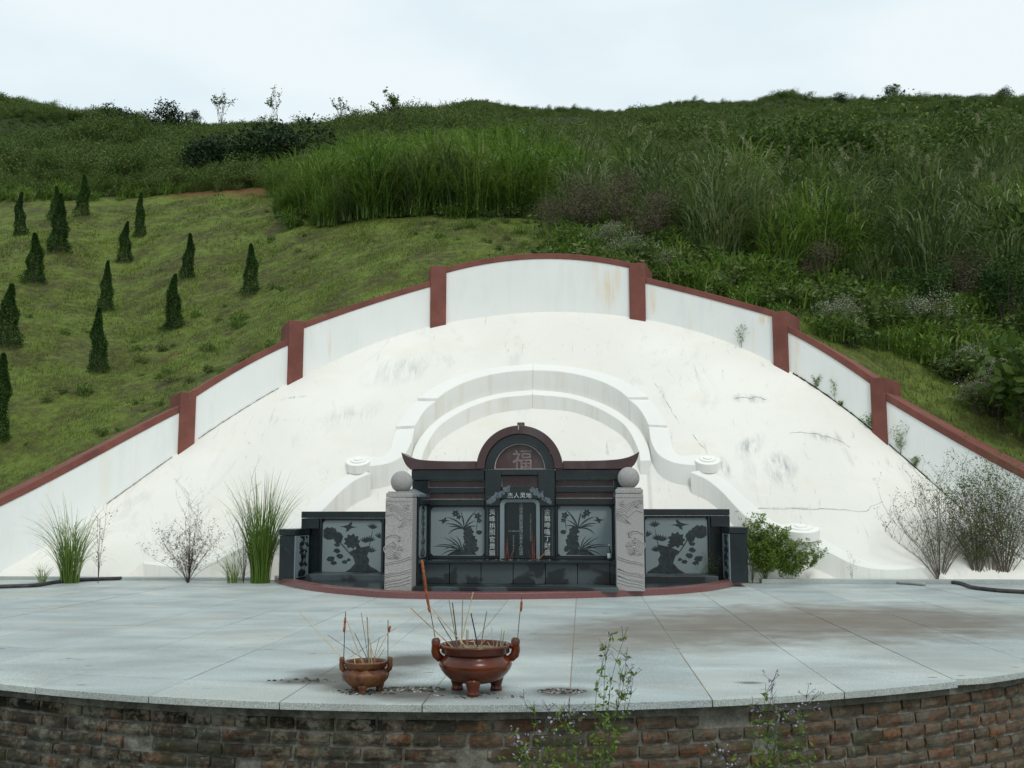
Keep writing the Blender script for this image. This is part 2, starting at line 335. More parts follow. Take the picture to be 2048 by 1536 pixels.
PAN = [(-1.57, 1.62, [(-1.45, 4.71), (-.71, 4.89), (.07, 4.95), (.8, 4.9), (1.5, 4.74)]),
 (1.62, 3.70, [(1.77, 4.47), (2.72, 4.14), (3.6, 3.78)]), (3.70, 4.88, [(3.8, 3.52), (4.33, 3.11), (4.82, 2.65)]), (4.88, 8.6, [(5, 2.39), (5.67, 1.84), (6.35, 1.27), (6.95, .86), (8.6, .1)]),
 (-3.69, -1.57, [(-3.59, 3.69), (-2.63, 4.13), (-1.71, 4.47)]), (-5.04, -3.69, [(-4.98, 2.52), (-4.41, 3.0), (-3.8, 3.41)]), (-8.6, -5.04, [(-8.6, .1), (-6.92, .94), (-6.47, 1.28), (-5.84, 1.78), (-5.16, 2.29)])]
def wall_top_s(u):
    u = np.asarray(u, float); z = np.full(u.shape, .15)
    for a, b, t in PAN:
        pf = np.polyfit([q[0] for q in t], [q[1] for q in t], 2 if len(t) < 5 else 3); z = np.where((u >= a) & (u < b), np.polyval(pf, u)+.075, z)
    return np.maximum(z, .15)
def field(X, Y):
    X = np.asarray(X, float); Y = np.asarray(Y, float); Yc = np.maximum(Y, 7.); b = np.clip((X-CAM[0])/Yc, -.95, .95); l = np.log(Yc/14)*.5
    sh = b.shape; b = b.ravel(); l = l.ravel(); out = np.empty(len(b))
    for i in range(0, len(b), 20000):
        r = np.hypot(b[i:i+20000, None]-_T[None, :, 0], l[i:i+20000, None]-_T[None, :, 1]); out[i:i+20000] = _phi(r) @ _w[:_n] + _w[_n] + _w[_n+1]*b[i:i+20000] + _w[_n+2]*l[i:i+20000]
    return (CAM[2] + out.reshape(sh)*Yc)
TH = .62
def fan(u, v):
    u = np.asarray(u, float); nx = 2*WK*u; nl = np.sqrt(nx*nx+1); return u + nx/nl*(TH+v), wall_y(u) + (TH+v)/nl
def fan_z(u, v, X, Y):
    s = np.clip(np.asarray(v)/3.0, 0, 1); s = s*s*(3-2*s); base = wall_top_s(u) + .13*np.asarray(v)
    z = base*(1-s) + field(X, Y)*s
    return z + np.clip(v, 0, 1)*(hash_noise(X, Y, .62)*.15 + hash_noise(X, Y, .23, 3)*.05) + np.clip((np.asarray(v)-18)/30, 0, 1)*(hash_noise(X, Y, 7)*1.8 + hash_noise(X, Y, 3, 5)*.8)
# inverse lookup for placing things: nearest fan coordinate
def uv_of(X, Y):
    A3 = 2*WK*WK; B1 = max(1+2*WK*(Y-WY0), .05); u = math.copysign(min(abs(X/B1), (abs(X)/A3)**(1/3)), X)
    for _ in range(25): u -= (A3*u**3+B1*u-X)/(3*A3*u*u+B1)
    return u, (Y-float(wall_y(u)))*math.sqrt((2*WK*u)**2+1)-TH
def ground(X, Y):
    u, v = uv_of(X, Y); return float(fan_z(u, v, X, Y))
def at(px, Y):       # point on the hillside on the bearing of px at distance Y
    p = on_y(px, 600, Y); X = p[0]; return (float(X), float(Y), ground(X, Y))
K = Mat('hillside_turf', .95, .15)
_gn = K.noise(.9, detail=8, rough=.65); _g2 = K.noise(6, detail=7, rough=.7)
_c1 = K.ramp(K.math('ADD', K.math('MULTIPLY', _gn, .5), K.math('MULTIPLY', _g2, .5)), [(.40, (.06, .05, .028)), (.48, (.085, .10, .026)), (.56, (.12, .16, .032)), (.68, (.155, .19, .048))])
_sx = K.n.new('ShaderNodeSeparateXYZ'); K.L(K.pos, _sx.inputs[0]); _c1 = K.mix(K.ramp(K.math('MULTIPLY', _sx.outputs['Y'], .01), [(.31, 0.0), (.36, .9)]), _c1, (.022, .032, .010))
for cc, rr in ((at(450, 31.3), (2.6, .7, 2)), (at(520, 30.6), (1.5, .6, 2)), (at(350, 18.3), (.25, .15, 1))):
    _c1 = K.mix(K.math('MULTIPLY', K.blob(cc, rr), .85), _c1, (.15, .065, .03))
K.col(_c1); K.bump(K.noise(14, detail=7), .8, .06); TURF = K.m
us = np.sort(np.concatenate([np.linspace(-11, 11, 220), [q+d for q in (-5.04, -3.69, -1.57, 1.62, 3.70, 4.88) for d in (-.02, .02)]])); vs = np.concatenate([[-.12], np.linspace(0, 9, 72), 9*1.036**np.arange(1, 92)])
U, V = np.meshgrid(us, vs); X, Y = fan(U, V); Z = fan_z(U, np.maximum(V, 0), X, Y)-1.2*(V < 0)
nu, nv = len(us), len(vs); idx = np.arange(nu*nv).reshape(nv, nu)
Fq = np.stack([idx[:-1, :-1], idx[:-1, 1:], idx[1:, 1:], idx[1:, :-1]], -1).reshape(-1, 4)
hill = np_mesh('hillside', np.stack([X, Y, Z], -1).reshape(-1, 3), Fq, TURF, smooth=True); tag(hill, kind='structure')
DIRTM = M_simple('bare_soil_ground', (.10, .075, .045), (.06, .075, .025), 1.2, .95, .1, .6, 6, .05)
g = MB(); g.lathe([(.01, -.75), (12, -.751), (60, -.755), (250, -.8)], n=64); o = g.build('ground', DIRTM); tag(o, kind='structure')
sb = MB(); sb.box(-15, 15, 6.5, 16.2, -.74, -.05); o = sb.build('soil_bank', DIRTM); o.hide_render = False; tag(o, kind='structure')
# trim the bank so that it stays behind the brick wall: replaced below by the bedding body
bpy.data.objects.remove(o)

# ------------------------------------------------------------------ terrace
CC = (-.21, 10.11); RR = 5.40
def yfront(x):
    q = abs(x-CC[0])
    if q <= 4.6: return CC[1]-math.sqrt(RR*RR-q*q)
    return CC[1]-math.sqrt(RR*RR-4.6**2) + (q-4.6)*1.6
terrace = tag(bpy.data.objects.new('terrace', None), kind='structure'); COL.objects.link(terrace)
XJ = [-.025+.675*k for k in range(-13, 14)]
rows = [lambda x: 5.2+.057*x*x, lambda x: 6.45, lambda x: 7.7, lambda x: 8.95, lambda x: 10.2, lambda x: 11.45, lambda x: 12.62]
G = .0026
for a, b in zip(XJ[:-1], XJ[1:]):
    prev = yfront
    for r, line in enumerate(rows):
        n = 6; xs = [a+G+(b-a-2*G)*i/n for i in range(n+1)]
        first = r == 0 or (yfront(a) > rows[r-1](a) or yfront(b) > rows[r-1](b))
        lo = [max(yfront(x), (rows[r-1](x)+G) if r else -9) for x in xs]; hi = [line(x)-G for x in xs]
        keep = [(x, l, h) for x, l, h in zip(xs, lo, hi) if h-l > .03]
        if len(keep) < 2: continue
        dz = rnd.uniform(-.0015, .0015)
        ring = [(x, l) for x, l, h in keep] + [(x, h) for x, l, h in keep[::-1]]
        m = MB(); m.prism([(x, y, -.034) for x, y in ring], [(x, y, dz) for x, y in ring]); m.build('edge_slab' if r == 0 else 'paving_slab', TERR, terrace, bevel=.002 if r < 3 else 0)
m = MB(); n = 90; xs = [-9+18*i/n for i in range(n+1)]
ring = [(x, yfront(x)+(.14 if abs(x) < 6 else .05)) for x in xs] + [(9, 13.3), (-9, 13.3)]
m.prism([(x, y, -.76) for x, y in ring], [(x, y, -.004) for x, y in ring]); m.build('bedding', JOINT, terrace)
m = MB(); m.box(-6.9, -3.35, 12.63, 12.8, -.03, .035); m.box(2.9, 6.6, 12.63, 12.8, -.03, .05); m.box(6.6, 8.8, 12.63, 13.3, -.03, .05); m.box(-8.8, -6.9, 12.63, 13.3, -.03, .035)
m.build('raised_edging', TERR, terrace, bevel=.004)

# ------------------------------------------------------------------ brick retaining wall
K = Mat('old_red_brick', .9, .2)
rb = K.ramp(K.rand(), [(0, (.15, .058, .028)), (.3, (.28, .10, .04)), (.5, (.12, .075, .05)), (.75, (.36, .155, .06)), (1, (.17, .125, .085))])
c = K.mix(K.ramp(K.noise(24, detail=8, rough=.75), [(.38, 0.0), (.60, .9)]), rb, (.075, .058, .042))
def wall_wear_shade(K, c):
    g = K.n.new('ShaderNodeSeparateXYZ'); K.L(K.pos, g.inputs[0])
    left = K.ramp(K.math('ADD', K.math('MULTIPLY', g.outputs['X'], .2), .5), [(.40, 1.0), (.58, .12)])
    lime = K.ramp(K.noise(5.5, detail=10, rough=.78, dist=.6), [(.44, 0.0), (.58, 1.0)]); c = K.mix(K.math('MULTIPLY', K.math('MULTIPLY', lime, K.math('ADD', left, .12)), .85), c, (.22, .235, .19))
    sm = K.ramp(K.noise(9, detail=10, rough=.8, dist=.4), [(.475, 0.0), (.55, 1.0)]); c = K.mix(K.math('MULTIPLY', sm, .75), c, (.17, .165, .13))
    run = K.ramp(K.noise(4.5, sc=(1, 1, .22), detail=9, rough=.78), [(.585, 0.0), (.64, 1.0)]); c = K.mix(K.math('MULTIPLY', K.math('MULTIPLY', run, K.ramp(K.noise(22, detail=6, rough=.7), [(.35, .2), (.6, 1.0)])), .85), c, (.32, .33, .27))
    moss_shade = K.ramp(K.noise(4.2, sc=(1, 1, 1.2), detail=11, rough=.82), [(.455, 0.0), (.53, 1.0)]); moss_shade = K.math('MULTIPLY', moss_shade, K.ramp(K.math('ADD', K.math('MULTIPLY', g.outputs['X'], .2), .5), [(.46, 1.0), (.60, .45)])); top = K.ramp(K.math('MULTIPLY', g.outputs['Z'], -1), [(.03, 1.0), (.15, .30)])  # black moss, denser towards the top to paint in shade under the ledge
    c = K.mix(K.math('MULTIPLY', K.math('MULTIPLY', moss_shade, K.math('ADD', top, .45)), .97), c, (.009, .009, .006))
    sp = K.ramp(K.noise(38, detail=7, rough=.8), [(.62, 0.0), (.70, 1.0)]); c = K.mix(K.math('MULTIPLY', sp, .5), c, (.30, .30, .25))
    gm = K.ramp(K.noise(6, detail=8, rough=.7), [(.52, 0.0), (.70, 1.0)]); return K.mix(K.math('MULTIPLY', gm, .55), c, (.055, .062, .022))
K.col(wall_wear_shade(K, c)); K.bump(K.noise(45, detail=10, rough=.8), 1.0, .012); BRICK = K.m
K = Mat('lime_mortar', .95, .1); c = K.mix(K.ramp(K.noise(18, detail=8, rough=.7), [(.35, 0.0), (.65, 1.0)]), (.20, .195, .16), (.46, .45, .39)); K.col(K.mix(.5, wall_wear_shade(K, c), c)); K.bump(K.noise(30, detail=10, rough=.8), 1.0, .022); MORTAR = K.m
bw = thing('brick_retaining_wall', 'curved old brick retaining wall with lime stains under the granite terrace edge', 'wall')
def arc(a, r): return (CC[0]+r*math.sin(a), CC[1]-r*math.cos(a))
RB = RR-.062
nm = 500; vs_ = []; fs_ = []; nzv = 30
for i in range(nm+1):
    a = -1.0+2.0*i/nm
    for j in range(nzv+1):
        z = -.036-.72*j/nzv; rr_ = RB-.017+.005*rnd.uniform(-1, 1)+(.006 if z > -.078 else 0)*rnd.uniform(-1, 1.0); vs_.append((*arc(a, rr_), z))
for i in range(nm):
    for j in range(nzv): q = i*(nzv+1)+j; fs_.append((q, q+1, q+nzv+2, q+nzv+1))
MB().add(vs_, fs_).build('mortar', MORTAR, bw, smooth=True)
def brick_mesh(L, H=.050, D=.06):
    m = MB(); nx = 5; nz_ = 3; vs = []; fs = []
    def J(s): return rnd.uniform(-s, s)
    prof = {}
    for i in range(nx+1):
        for j in range(nz_+1):
            ex = i in (0, nx); ez = j in (0, nz_); y = -.004+J(.0022)+(.006 if ex or ez else 0)+(.005 if ex and ez else 0)
            vs.append((-L/2+L*i/nx+(J(.002) if not ex else J(.003)), y, -H/2+H*j/nz_+J(.0022)))
    for i in range(nx):
        for j in range(nz_): q = i*(nz_+1)+j; fs.append((q, q+nz_+1, q+nz_+2, q+1))
    b = len(vs); vs += [(-L/2, D, -H/2), (L/2, D, -H/2), (L/2, D, H/2), (-L/2, D, H/2)]; w = nz_+1
    fs += [tuple([i*w for i in range(nx, -1, -1)] + [b, b+1])[::1], tuple([i*w+nz_ for i in range(nx+1)] + [b+2, b+3]), (0, 1, 2, 3, b+3, b), tuple([nx*w+j for j in range(nz_, -1, -1)] + [b+1, b+2])]
    m.add(vs, fs); me = bpy.data.meshes.new('brick'); me.from_pydata(m.v, [], m.f); me.materials.append(BRICK); me.update(); return me
BM = {L: [brick_mesh(L) for _ in range(5)] for L in (.24, .115, .18, .15)}
zc = -.082-.0265
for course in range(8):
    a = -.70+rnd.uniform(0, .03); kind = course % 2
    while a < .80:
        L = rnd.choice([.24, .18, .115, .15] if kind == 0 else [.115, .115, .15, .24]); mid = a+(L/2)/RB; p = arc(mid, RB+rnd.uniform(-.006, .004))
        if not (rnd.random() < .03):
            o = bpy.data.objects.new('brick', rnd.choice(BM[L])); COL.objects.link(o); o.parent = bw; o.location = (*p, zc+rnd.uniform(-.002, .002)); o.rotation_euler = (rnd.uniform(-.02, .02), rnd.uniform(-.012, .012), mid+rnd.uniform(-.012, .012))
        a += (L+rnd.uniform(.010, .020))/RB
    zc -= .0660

# ------------------------------------------------------------------ burial mound with its arm-chair rims
mound = thing('burial_mound', 'big white plastered burial mound with curved armchair rims behind the tombstone', 'burial mound')
seg_out = [[(1060,735),(1135,740),(1195,751),(1240,766),(1270,782),(1297,802)],
 [(1297.5,803),(1311,816),(1320.6,829),(1329,843),(1335,856)],
 [(1336,857),(1341,880),(1348,903),(1358,912),(1378,913),(1405,911)],
 [(1393,943),(1416,944),(1443,957),(1479,986),(1515,1018),(1545,1043),(1562,1050),(1590,1047)],
 [(1606,1075),(1634,1077),(1685,1102),(1732,1124),(1773,1134),(1820,1133),(1860,1131)]]
seg_in = [[(1060,748),(1120,751),(1180,763),(1215,776),(1240,790),(1256,803)],
 [(1257.7,804),(1270,813),(1281.6,826),(1290,840),(1297,854)],
 [(1297.5,856),(1302.6,885),(1314.6,908),(1338.5,924),(1365,930.6),(1404,932.5)],
 [(1381,947),(1413,961),(1443,985),(1470,1014),(1490,1034),(1515,1054),(1545,1067),(1595,1070)],
 [(1592,1083),(1634,1096),(1672,1115),(1704,1131),(1735,1139),(1780,1143),(1860,1137)]]
def resample(P, n):
    P = np.array(P); d = np.r_[0, np.cumsum(np.linalg.norm(np.diff(P, axis=0), axis=1))]; t = np.linspace(0, d[-1], n)
    # Catmull style smoothing by cubic interpolation through the points
    m = np.gradient(P, d, axis=0); out = []
    for q in t:
        i = min(max(int(np.searchsorted(d, q))-1, 0), len(P)-2); h = d[i+1]-d[i]; s = (q-d[i])/h
        out.append((2*s**3-3*s**2+1)*P[i]+(s**3-2*s**2+s)*h*m[i]+(-2*s**3+3*s**2)*P[i+1]+(s**3-s**2)*h*m[i+1])
    return np.array(out)
inner_path = []; outer_path = []
SEG = []
for k, (so, si) in enumerate(zip(seg_out, seg_in)):
    n = [22, 10, 18, 22, 20][k]
    O = np.array([dome_hit(x, y) for x, y in resample(so, n)]); I = np.array([dome_hit(x, y) for x, y in resample(si, n)])
    if k == 0: O[0, 0] = I[0, 0] = 0
    SEG.append((O, I))
    inner_path += list(I if k != 3 else I[2:]); outer_path += list(O if k != 3 else O[2:])
def rim_seg(O, I, name, lift, drop, mirror):
    m = MB(); s = -1 if mirror else 1; n = len(O); vs = []
    for o_, i_ in zip(O, I):
        zo = max(o_[2], .03)+lift; zi = max(i_[2], .03)+lift
        vs += [(s*o_[0], o_[1], zo), (s*i_[0], i_[1], zi), (s*i_[0], i_[1], max(zi-drop, -.02)), (s*o_[0], o_[1], max(zo-drop, -.02))]
    fs = []
    for j in range(n-1):
        a, b = 4*j, 4*j+4
        for q in range(4): f = (a+q, b+q, b+(q+1) % 4, a+(q+1) % 4); fs.append(f if mirror else f[::-1])
    fs += [(0, 1, 2, 3), (4*n-4, 4*n-3, 4*n-2, 4*n-1)]
    m.add(vs, fs); return m.build(name, RIM, mound, bevel=.008)
for mir in (False, True):
    for k, (O, I) in enumerate(SEG): rim_seg(O, I, 'curved_rim', [.06, .035, .015, .015, .02][k], .62, mir)
    for (cx, cy, cin) in ((1412, 920.5, (1412, 920.5)), (1597, 1057.5, None)):
        c = dome_hit(cx, cy); s = -1 if mir else 1; rr = abs(dome_hit(cx+28 if cx < 1500 else cx+40, cy)[0]-c[0])
        n = Vector((0, -.45, .9)).normalized(); ax = Vector((1, 0, 0)); ay = n.cross(ax); cv = Vector((s*c[0], c[1], c[2])) ; m = MB()
        if cx > 1500: n = Vector((0, -.25, .97)).normalized(); ay = n.cross(ax)
        for r1, h0, h1 in ((rr*.93, -.11, .015), (rr*.58, .0, .034), (rr*.33, .0, .05)):
            ringp = [cv+(ax*math.cos(q)+ay*math.sin(q))*r1 for q in [2*math.pi*i/36 for i in range(36)]]
            off = Vector((rr*.10, 0, 0)) if r1 < rr else Vector((0, 0, 0))
            m.prism([p+off+Vector((0, 0, h0)) if h0 < 0 else p+off+n*h0 for p in ringp], [p+off+n*h1 for p in ringp])
        m.build('scroll_disc', RIM, mound, bevel=.008)
# inner rim
o2 = [(1060,779),(1140,787),(1200,805),(1250,833),(1285,870),(1299,900),(1302,921)]; i2 = [(1060,789),(1150,799),(1210,823),(1252,853),(1272,888),(1279,908),(1280,921)]
O2 = np.array([dome_hit(x, y, -.17) for x, y in resample(o2, 30)]); I2 = np.array([dome_hit(x, y, -.17) for x, y in resample(i2, 30)]); O2[0, 0] = I2[0, 0] = 0
for mir in (False, True): rim_seg(O2, I2, 'inner_rim', .0, .4, mir)
# mound surface (dropped inside the rims)
mid = np.array(inner_path)*.12+np.array(outer_path)*.88; poly = np.concatenate([mid[:, :2], [[6.2, 12.0], [-6.2, 12.0]], (mid[::-1, :2]*[-1, 1])])
mid2 = O2*.8+I2*.2; poly2 = np.concatenate([mid2[:, :2], [[mid2[-1, 0], 12.0], [-mid2[-1, 0], 12.0]], (mid2[::-1, :2]*[-1, 1])])
def inside(px, py, P):
    r = np.zeros(px.shape, bool); x0, y0 = P[-1]
    for x1, y1 in P:
        c = ((y1 > py) != (y0 > py)); 
        with np.errstate(divide='ignore', invalid='ignore'): r ^= c & (px < (x0-x1)*(py-y1)/(y0-y1+1e-12)+x1)
        x0, y0 = x1, y1
    return r
nx, ny = 560, 230; gx = np.linspace(-7.25, 6.95, nx); s_ = np.linspace(0, 1.03, ny); GX, GS = np.meshgrid(gx, s_); wy = wall_y(GX); GY = Y0 + GS*np.maximum(wy-Y0, .02); GZ = dome_z(GX, GY)
i1 = inside(GX, GY, poly); i2m = inside(GX, GY, poly2)
GZ = GZ + hash_noise(GX, GY, .8, 9)*.02 - i1*.27 - i2m*.10; GZ[0, :] = np.minimum(GZ[0, :], 0); GZ = np.where(i1 & (GZ < .0), .0, GZ)
Vv = np.stack([GX, GY, GZ], -1).reshape(-1, 3); idx = np.arange(nx*ny).reshape(ny, nx)
Fq = np.stack([idx[:-1, :-1], idx[:-1, 1:], idx[1:, 1:], idx[1:, :-1]], -1).reshape(-1, 4)
np_mesh('mound_surface', Vv, Fq, PLA, mound, smooth=True)

CRK = M_simple('dark_hairline_crack', (.22, .21, .19), (.40, .38, .34), 30, .95)
for tr in ([(1470,1022),(1500,1019),(1530,1016),(1560,1018),(1590,1016),(1620,1019),(1655,1017),(1690,1020),(1733,1023),(1741,1013),(1765,1003)], [(1309,767),(1318,778),(1325,790),(1338,812),(1345,825),(1360,850)], [(1580,867),(1595,864),(1610,866),(1632,868),(1650,873),(1680,880),(1700,895)], [(1470,797),(1485,794),(1500,796),(1515,793),(1532,799)], [(1213,743),(1220,750),(1228,746)], [(543,804),(565,800),(592,802)], [(1385,868),(1393,880),(1402,890),(1414,906)], [(655,1035),(700,1028)], [(845,985),(848,986)]):
    P_ = []
    for (x0, y0), (x1, y1) in zip(tr[:-1], tr[1:]):
        for t_ in (0, .33, .66): P_.append(dome_hit(x0+(x1-x0)*t_+rnd.uniform(-1, 1), y0+(y1-y0)*t_+rnd.uniform(-1.2, 1.2)))
    P_.append(dome_hit(*tr[-1])); k = len(P_); MB().tube([tuple(p+[0, 0, -.002]) for p in P_], [.0022+.0035*rnd.random() for _ in range(k)], 4).build('crack', CRK, mound)
# ------------------------------------------------------------------ surrounding wall
bwall = thing('surrounding_wall', 'stepped white wall with red brown posts and coping curving behind the mound', 'wall')
def wp(u, off): nx = 2*WK*u; nl = math.sqrt(nx*nx+1); return (u+nx/nl*off, float(wall_y(u))+off/nl)
def sweep(u0, u1, offs, zf, n, name, mat, bevel=0):
    m = MB(); vs = []; k = len(offs); fs = []
    for i in range(n+1):
        u = u0+(u1-u0)*i/n
        for off, zz in zip(offs, zf(u)): vs.append((*wp(u, off), zz))
    for i in range(n):
        for j in range(k): a = i*k+j; b = i*k+(j+1) % k; fs.append((a, a+k, b+k, b))
    fs += [tuple(range(k)), tuple(range(n*k, n*k+k))[::-1]]
    m.add(vs, fs); return m.build(name, mat, bwall, bevel=bevel)
panels = [(-1.45, 1.50, [(-1.45, 4.71), (-.71, 4.89), (.07, 4.95), (.8, 4.9), (1.5, 4.74)]),
 (1.75, 3.60, [(1.77, 4.47), (2.72, 4.14), (3.6, 3.78)]), (3.80, 4.80, [(3.8, 3.52), (4.33, 3.11), (4.82, 2.65)]), (4.98, 8.6, [(5, 2.39), (5.67, 1.84), (6.35, 1.27), (6.95, .86), (8.6, .1)]),
 (-3.58, -1.70, [(-3.59, 3.69), (-2.63, 4.13), (-1.71, 4.47)]), (-4.95, -3.80, [(-4.98, 2.52), (-4.41, 3.0), (-3.8, 3.41)]), (-8.6, -5.14, [(-8.6, .1), (-6.92, .94), (-6.47, 1.28), (-5.84, 1.78), (-5.16, 2.29)])]
for u0, u1, tab in panels:
    pf = np.polyfit([t[0] for t in tab], [t[1] for t in tab], 2 if len(tab) < 5 else 3)
    ff = lambda u, pf=pf: float(np.polyval(pf, u))
    sweep(u0-.03, u1+.03, (0, .58, .58, 0), lambda u: (ff(u), ff(u), float(wall_base(u))-.4, float(wall_base(u))-.4), 24, 'wall_panel', WHITE)
    sweep(u0-.03, u1+.03, (-.015, .66, .66, -.015), lambda u: (ff(u)+.085*math.hypot(1, (ff(u+.02)-ff(u-.02))/.04), ff(u)+.09*math.hypot(1, (ff(u+.02)-ff(u-.02))/.04), ff(u), ff(u)-.004), 24, 'coping', RED, .008)
for u0, u1, zt in ((1.50, 1.75, 4.80), (3.60, 3.80, 3.84), (4.81, 4.98, 2.74), (-1.70, -1.45, 4.81), (-3.79, -3.58, 3.80), (-5.14, -4.95, 2.60)):
    sweep(u0, u1, (-.045, .70, .70, -.045), lambda u: (zt, zt, float(wall_base(u))-.4, float(wall_base(u))-.4), 3, 'post', RED, .008)

for ua, ub in ((3.85, 4.80), (4.99, 6.75), (-5.9, -5.2), (-4.9, -3.9)):
    m = MB(); m.tube([(*wp(ua+(ub-ua)*i/40, -.008), float(wall_base(ua+(ub-ua)*i/40))+.006+rnd.uniform(-.004, .006)) for i in range(41)], [rnd.uniform(.005, .014)*(1 if ua > 0 else .6) for i in range(41)], 5); m.build('mossy_joint', CRK if ua < 0 else M_simple('black_moss', (.012, .014, .008), (.06, .065, .035), 30, .95), bwall)
# ------------------------------------------------------------------ monument
mon = thing('tombstone_monument', 'dark granite tombstone with arched red crest, upswept eaves and engraved panels', 'tombstone')
CXM = .017
def B(name, mat, x0, x1, y0, y1, z0, z1, par=mon, bevel=.004): return MB().box(x0, x1, y0, y1, z0, z1).build(name, mat, par, bevel=bevel)
YM = 11.4
# platform and kerb
kp = [P_z(*p) for p in [(549,1162),(563,1169),(590,1176),(637,1184),(707,1191),(770,1196),(900,1199),(1040,1199),(1170,1196.5),(1280,1192),(1371,1187),(1434,1180),(1474,1171),(1497,1162.6)]]
kpp = resample([(p[0], p[1]) for p in kp], 60); cen = np.array([-.2, 12.7])
inn = kpp + (cen-kpp)/np.linalg.norm(cen-kpp, axis=1)[:, None]*.16
m = MB(); vs = []; fs = []
for o_, i_ in zip(kpp, inn): vs += [(*o_, -.01), (*o_, .066), (*i_, .068), (*i_, -.01)]
for j in range(59):
    for q in range(4): a = 4*j+q; b = 4*j+(q+1) % 4; fs.append((a, b, b+4, a+4))
m.add(vs, fs).build('kerb', KERB, mon, bevel=.006)
m = MB(); ring = [tuple(p) for p in inn]; m.prism([(x, y, .0) for x, y in ring], [(x, y, .050) for x, y in ring]); m.build('floor_slab', DARK, mon)
# main wall body
m = MB(); m.box(-1.215, 1.25, YM+.03, YM+.30, .05, 1.34); m.build('backing_wall', DARK, mon)
B('step', DARKH, -1.04, 1.08, 10.46, 11.0, .05, .10)
xs = [-1.04, -.73, -.385, -.035, .315, .66, 1.01, 1.08]
for a, b in zip(xs[:-1], xs[1:]): B('altar_panel', DARKH, a+.003, b-.003, 10.97, 11.4, .10, .318, bevel=.003)
B('altar_top', DARK, -1.06, 1.10, 10.90, 11.43, .318, .345)
B('plinth', DARK, -1.04, 1.08, YM-.02, YM+.05, .345, .372)
# upper beams on both sides
for s, xa, xb, xi in ((-1, -1.216, -.385, -1.03), (1, 1.257, .42, 1.077)):
    lo, hi = sorted((xa, xb)); B('beam', DARK, lo, hi, YM-.10, YM+.05, 1.228, 1.342)
    lo, hi = sorted((xi, xb)); dz = .01 if s > 0 else 0
    B('red_band', REDG, lo, hi, YM-.005, YM+.04, 1.145+dz, 1.224); B('beam', DARK, lo, hi, YM-.05, YM+.05, 1.083+dz, 1.141+dz)
    B('red_band', REDG, lo, hi, YM-.005, YM+.04, 1.012+dz, 1.079+dz); B('beam', DARK, lo, hi, YM-.07, YM+.05, .940+dz, 1.008+dz)
    for z in (1.2245, 1.1435+dz, 1.0815+dz, 1.0105+dz): B('mortar_line', GROUT, lo+.004, hi-.004, YM-.012, YM+.02, z, z+.0035, bevel=0)
    B('mortar_line', GROUT, xi-.004, xi+.003, YM-.012, YM+.02, 1.01, 1.228, bevel=0)
    B('beam_end', DARK, *sorted((xa, xi)), YM-.04, YM+.05, .34, 1.226)
# eaves
def eave(s):
    x = lambda q: CXM+s*q
    top = [(.488, 1.437), (.8, 1.438), (1.0, 1.445), (1.15, 1.46), (1.26, 1.492), (1.345, 1.54)]; bot = [(1.325, 1.47), (1.29, 1.40), (1.235, 1.344), (.488, 1.344)]
    pts = resample(top, 20).tolist() + resample(bot[:3], 8).tolist() + [bot[3]]
    return [(x(a), z) for a, z in pts]
for s in (-1, 1): MB().xz(eave(s), YM-.16, YM+.28).build('upswept_eave', REDG, mon, bevel=.006)
def ringseg(r0, r1, y0, y1, name, mat, zc_=1.35, n=40, bevel=.004):
    o_ = [(CXM+r1*math.cos(q), zc_+r1*math.sin(q)) for q in [math.pi*i/n for i in range(n+1)]]; i_ = [(CXM+r0*math.cos(q), zc_+r0*math.sin(q)) for q in [math.pi*i/n for i in range(n, -1, -1)]]
    m = MB(); vs = []; fs = []
    for a, b in zip(o_, i_[::-1]): vs += [(a[0], y0, a[1]), (a[0], y1, a[1]), (b[0], y1, b[1]), (b[0], y0, b[1])]
    for j in range(n):
        for q in range(4): k = 4*j+q; l = 4*j+(q+1) % 4; fs.append((k, k+4, l+4, l))
    fs += [(0, 1, 2, 3), (4*n+3, 4*n+2, 4*n+1, 4*n)]
    return m.add(vs, fs).build(name, mat, mon, bevel=bevel)
ringseg(.393, .487, YM-.17, YM+.28, 'red_arch', REDG); ringseg(.286, .392, YM-.12, YM+.2, 'dark_arch', DARK); ringseg(.279, .285, YM-.105, YM, 'mortar_line', GROUT, bevel=0)
MB().xz([(CXM+.28*math.cos(math.pi*i/30), 1.353+.28*math.sin(math.pi*i/30)) for i in range(31)], YM-.06, YM+.1).build('arch_panel', REDG, mon)
B('mortar_line', GROUT, CXM-.28, CXM+.28, YM-.10, YM-.06, 1.347, 1.3515, bevel=0)
# centre block
B('jamb', DARK, -.374, -.192, YM-.12, YM+.05, .94, 1.345); B('jamb', DARK, .226, .412, YM-.12, YM+.05, .94, 1.345); B('lintel', DARK, -.190, .224, YM-.12, YM+.05, 1.281, 1.345)
B('red_panel', REDG, -.188, .222, YM-.04, YM+.05, 1.12, 1.280)
B('mortar_line', GROUT, -.1895, -.185, YM-.05, YM, 1.15, 1.272, bevel=0)
hood = [(-.125, 1.151), (.160, 1.151), (.205, 1.12), (.216, 1.09), (.295, 1.035), (.345, 1.028), (.38, 1.05), (.405, 1.045), (.405, .936), (.247, .936), (.247, 1.015), (-.205, 1.015), (-.205, .936), (-.368, .936), (-.368, 1.045), (-.345, 1.05), (-.31, 1.028), (-.26, 1.035), (-.182, 1.09), (-.170, 1.12)]
MB().xz(hood, YM-.17, YM-.12).build('inscribed_hood', DARK, mon, bevel=.004)
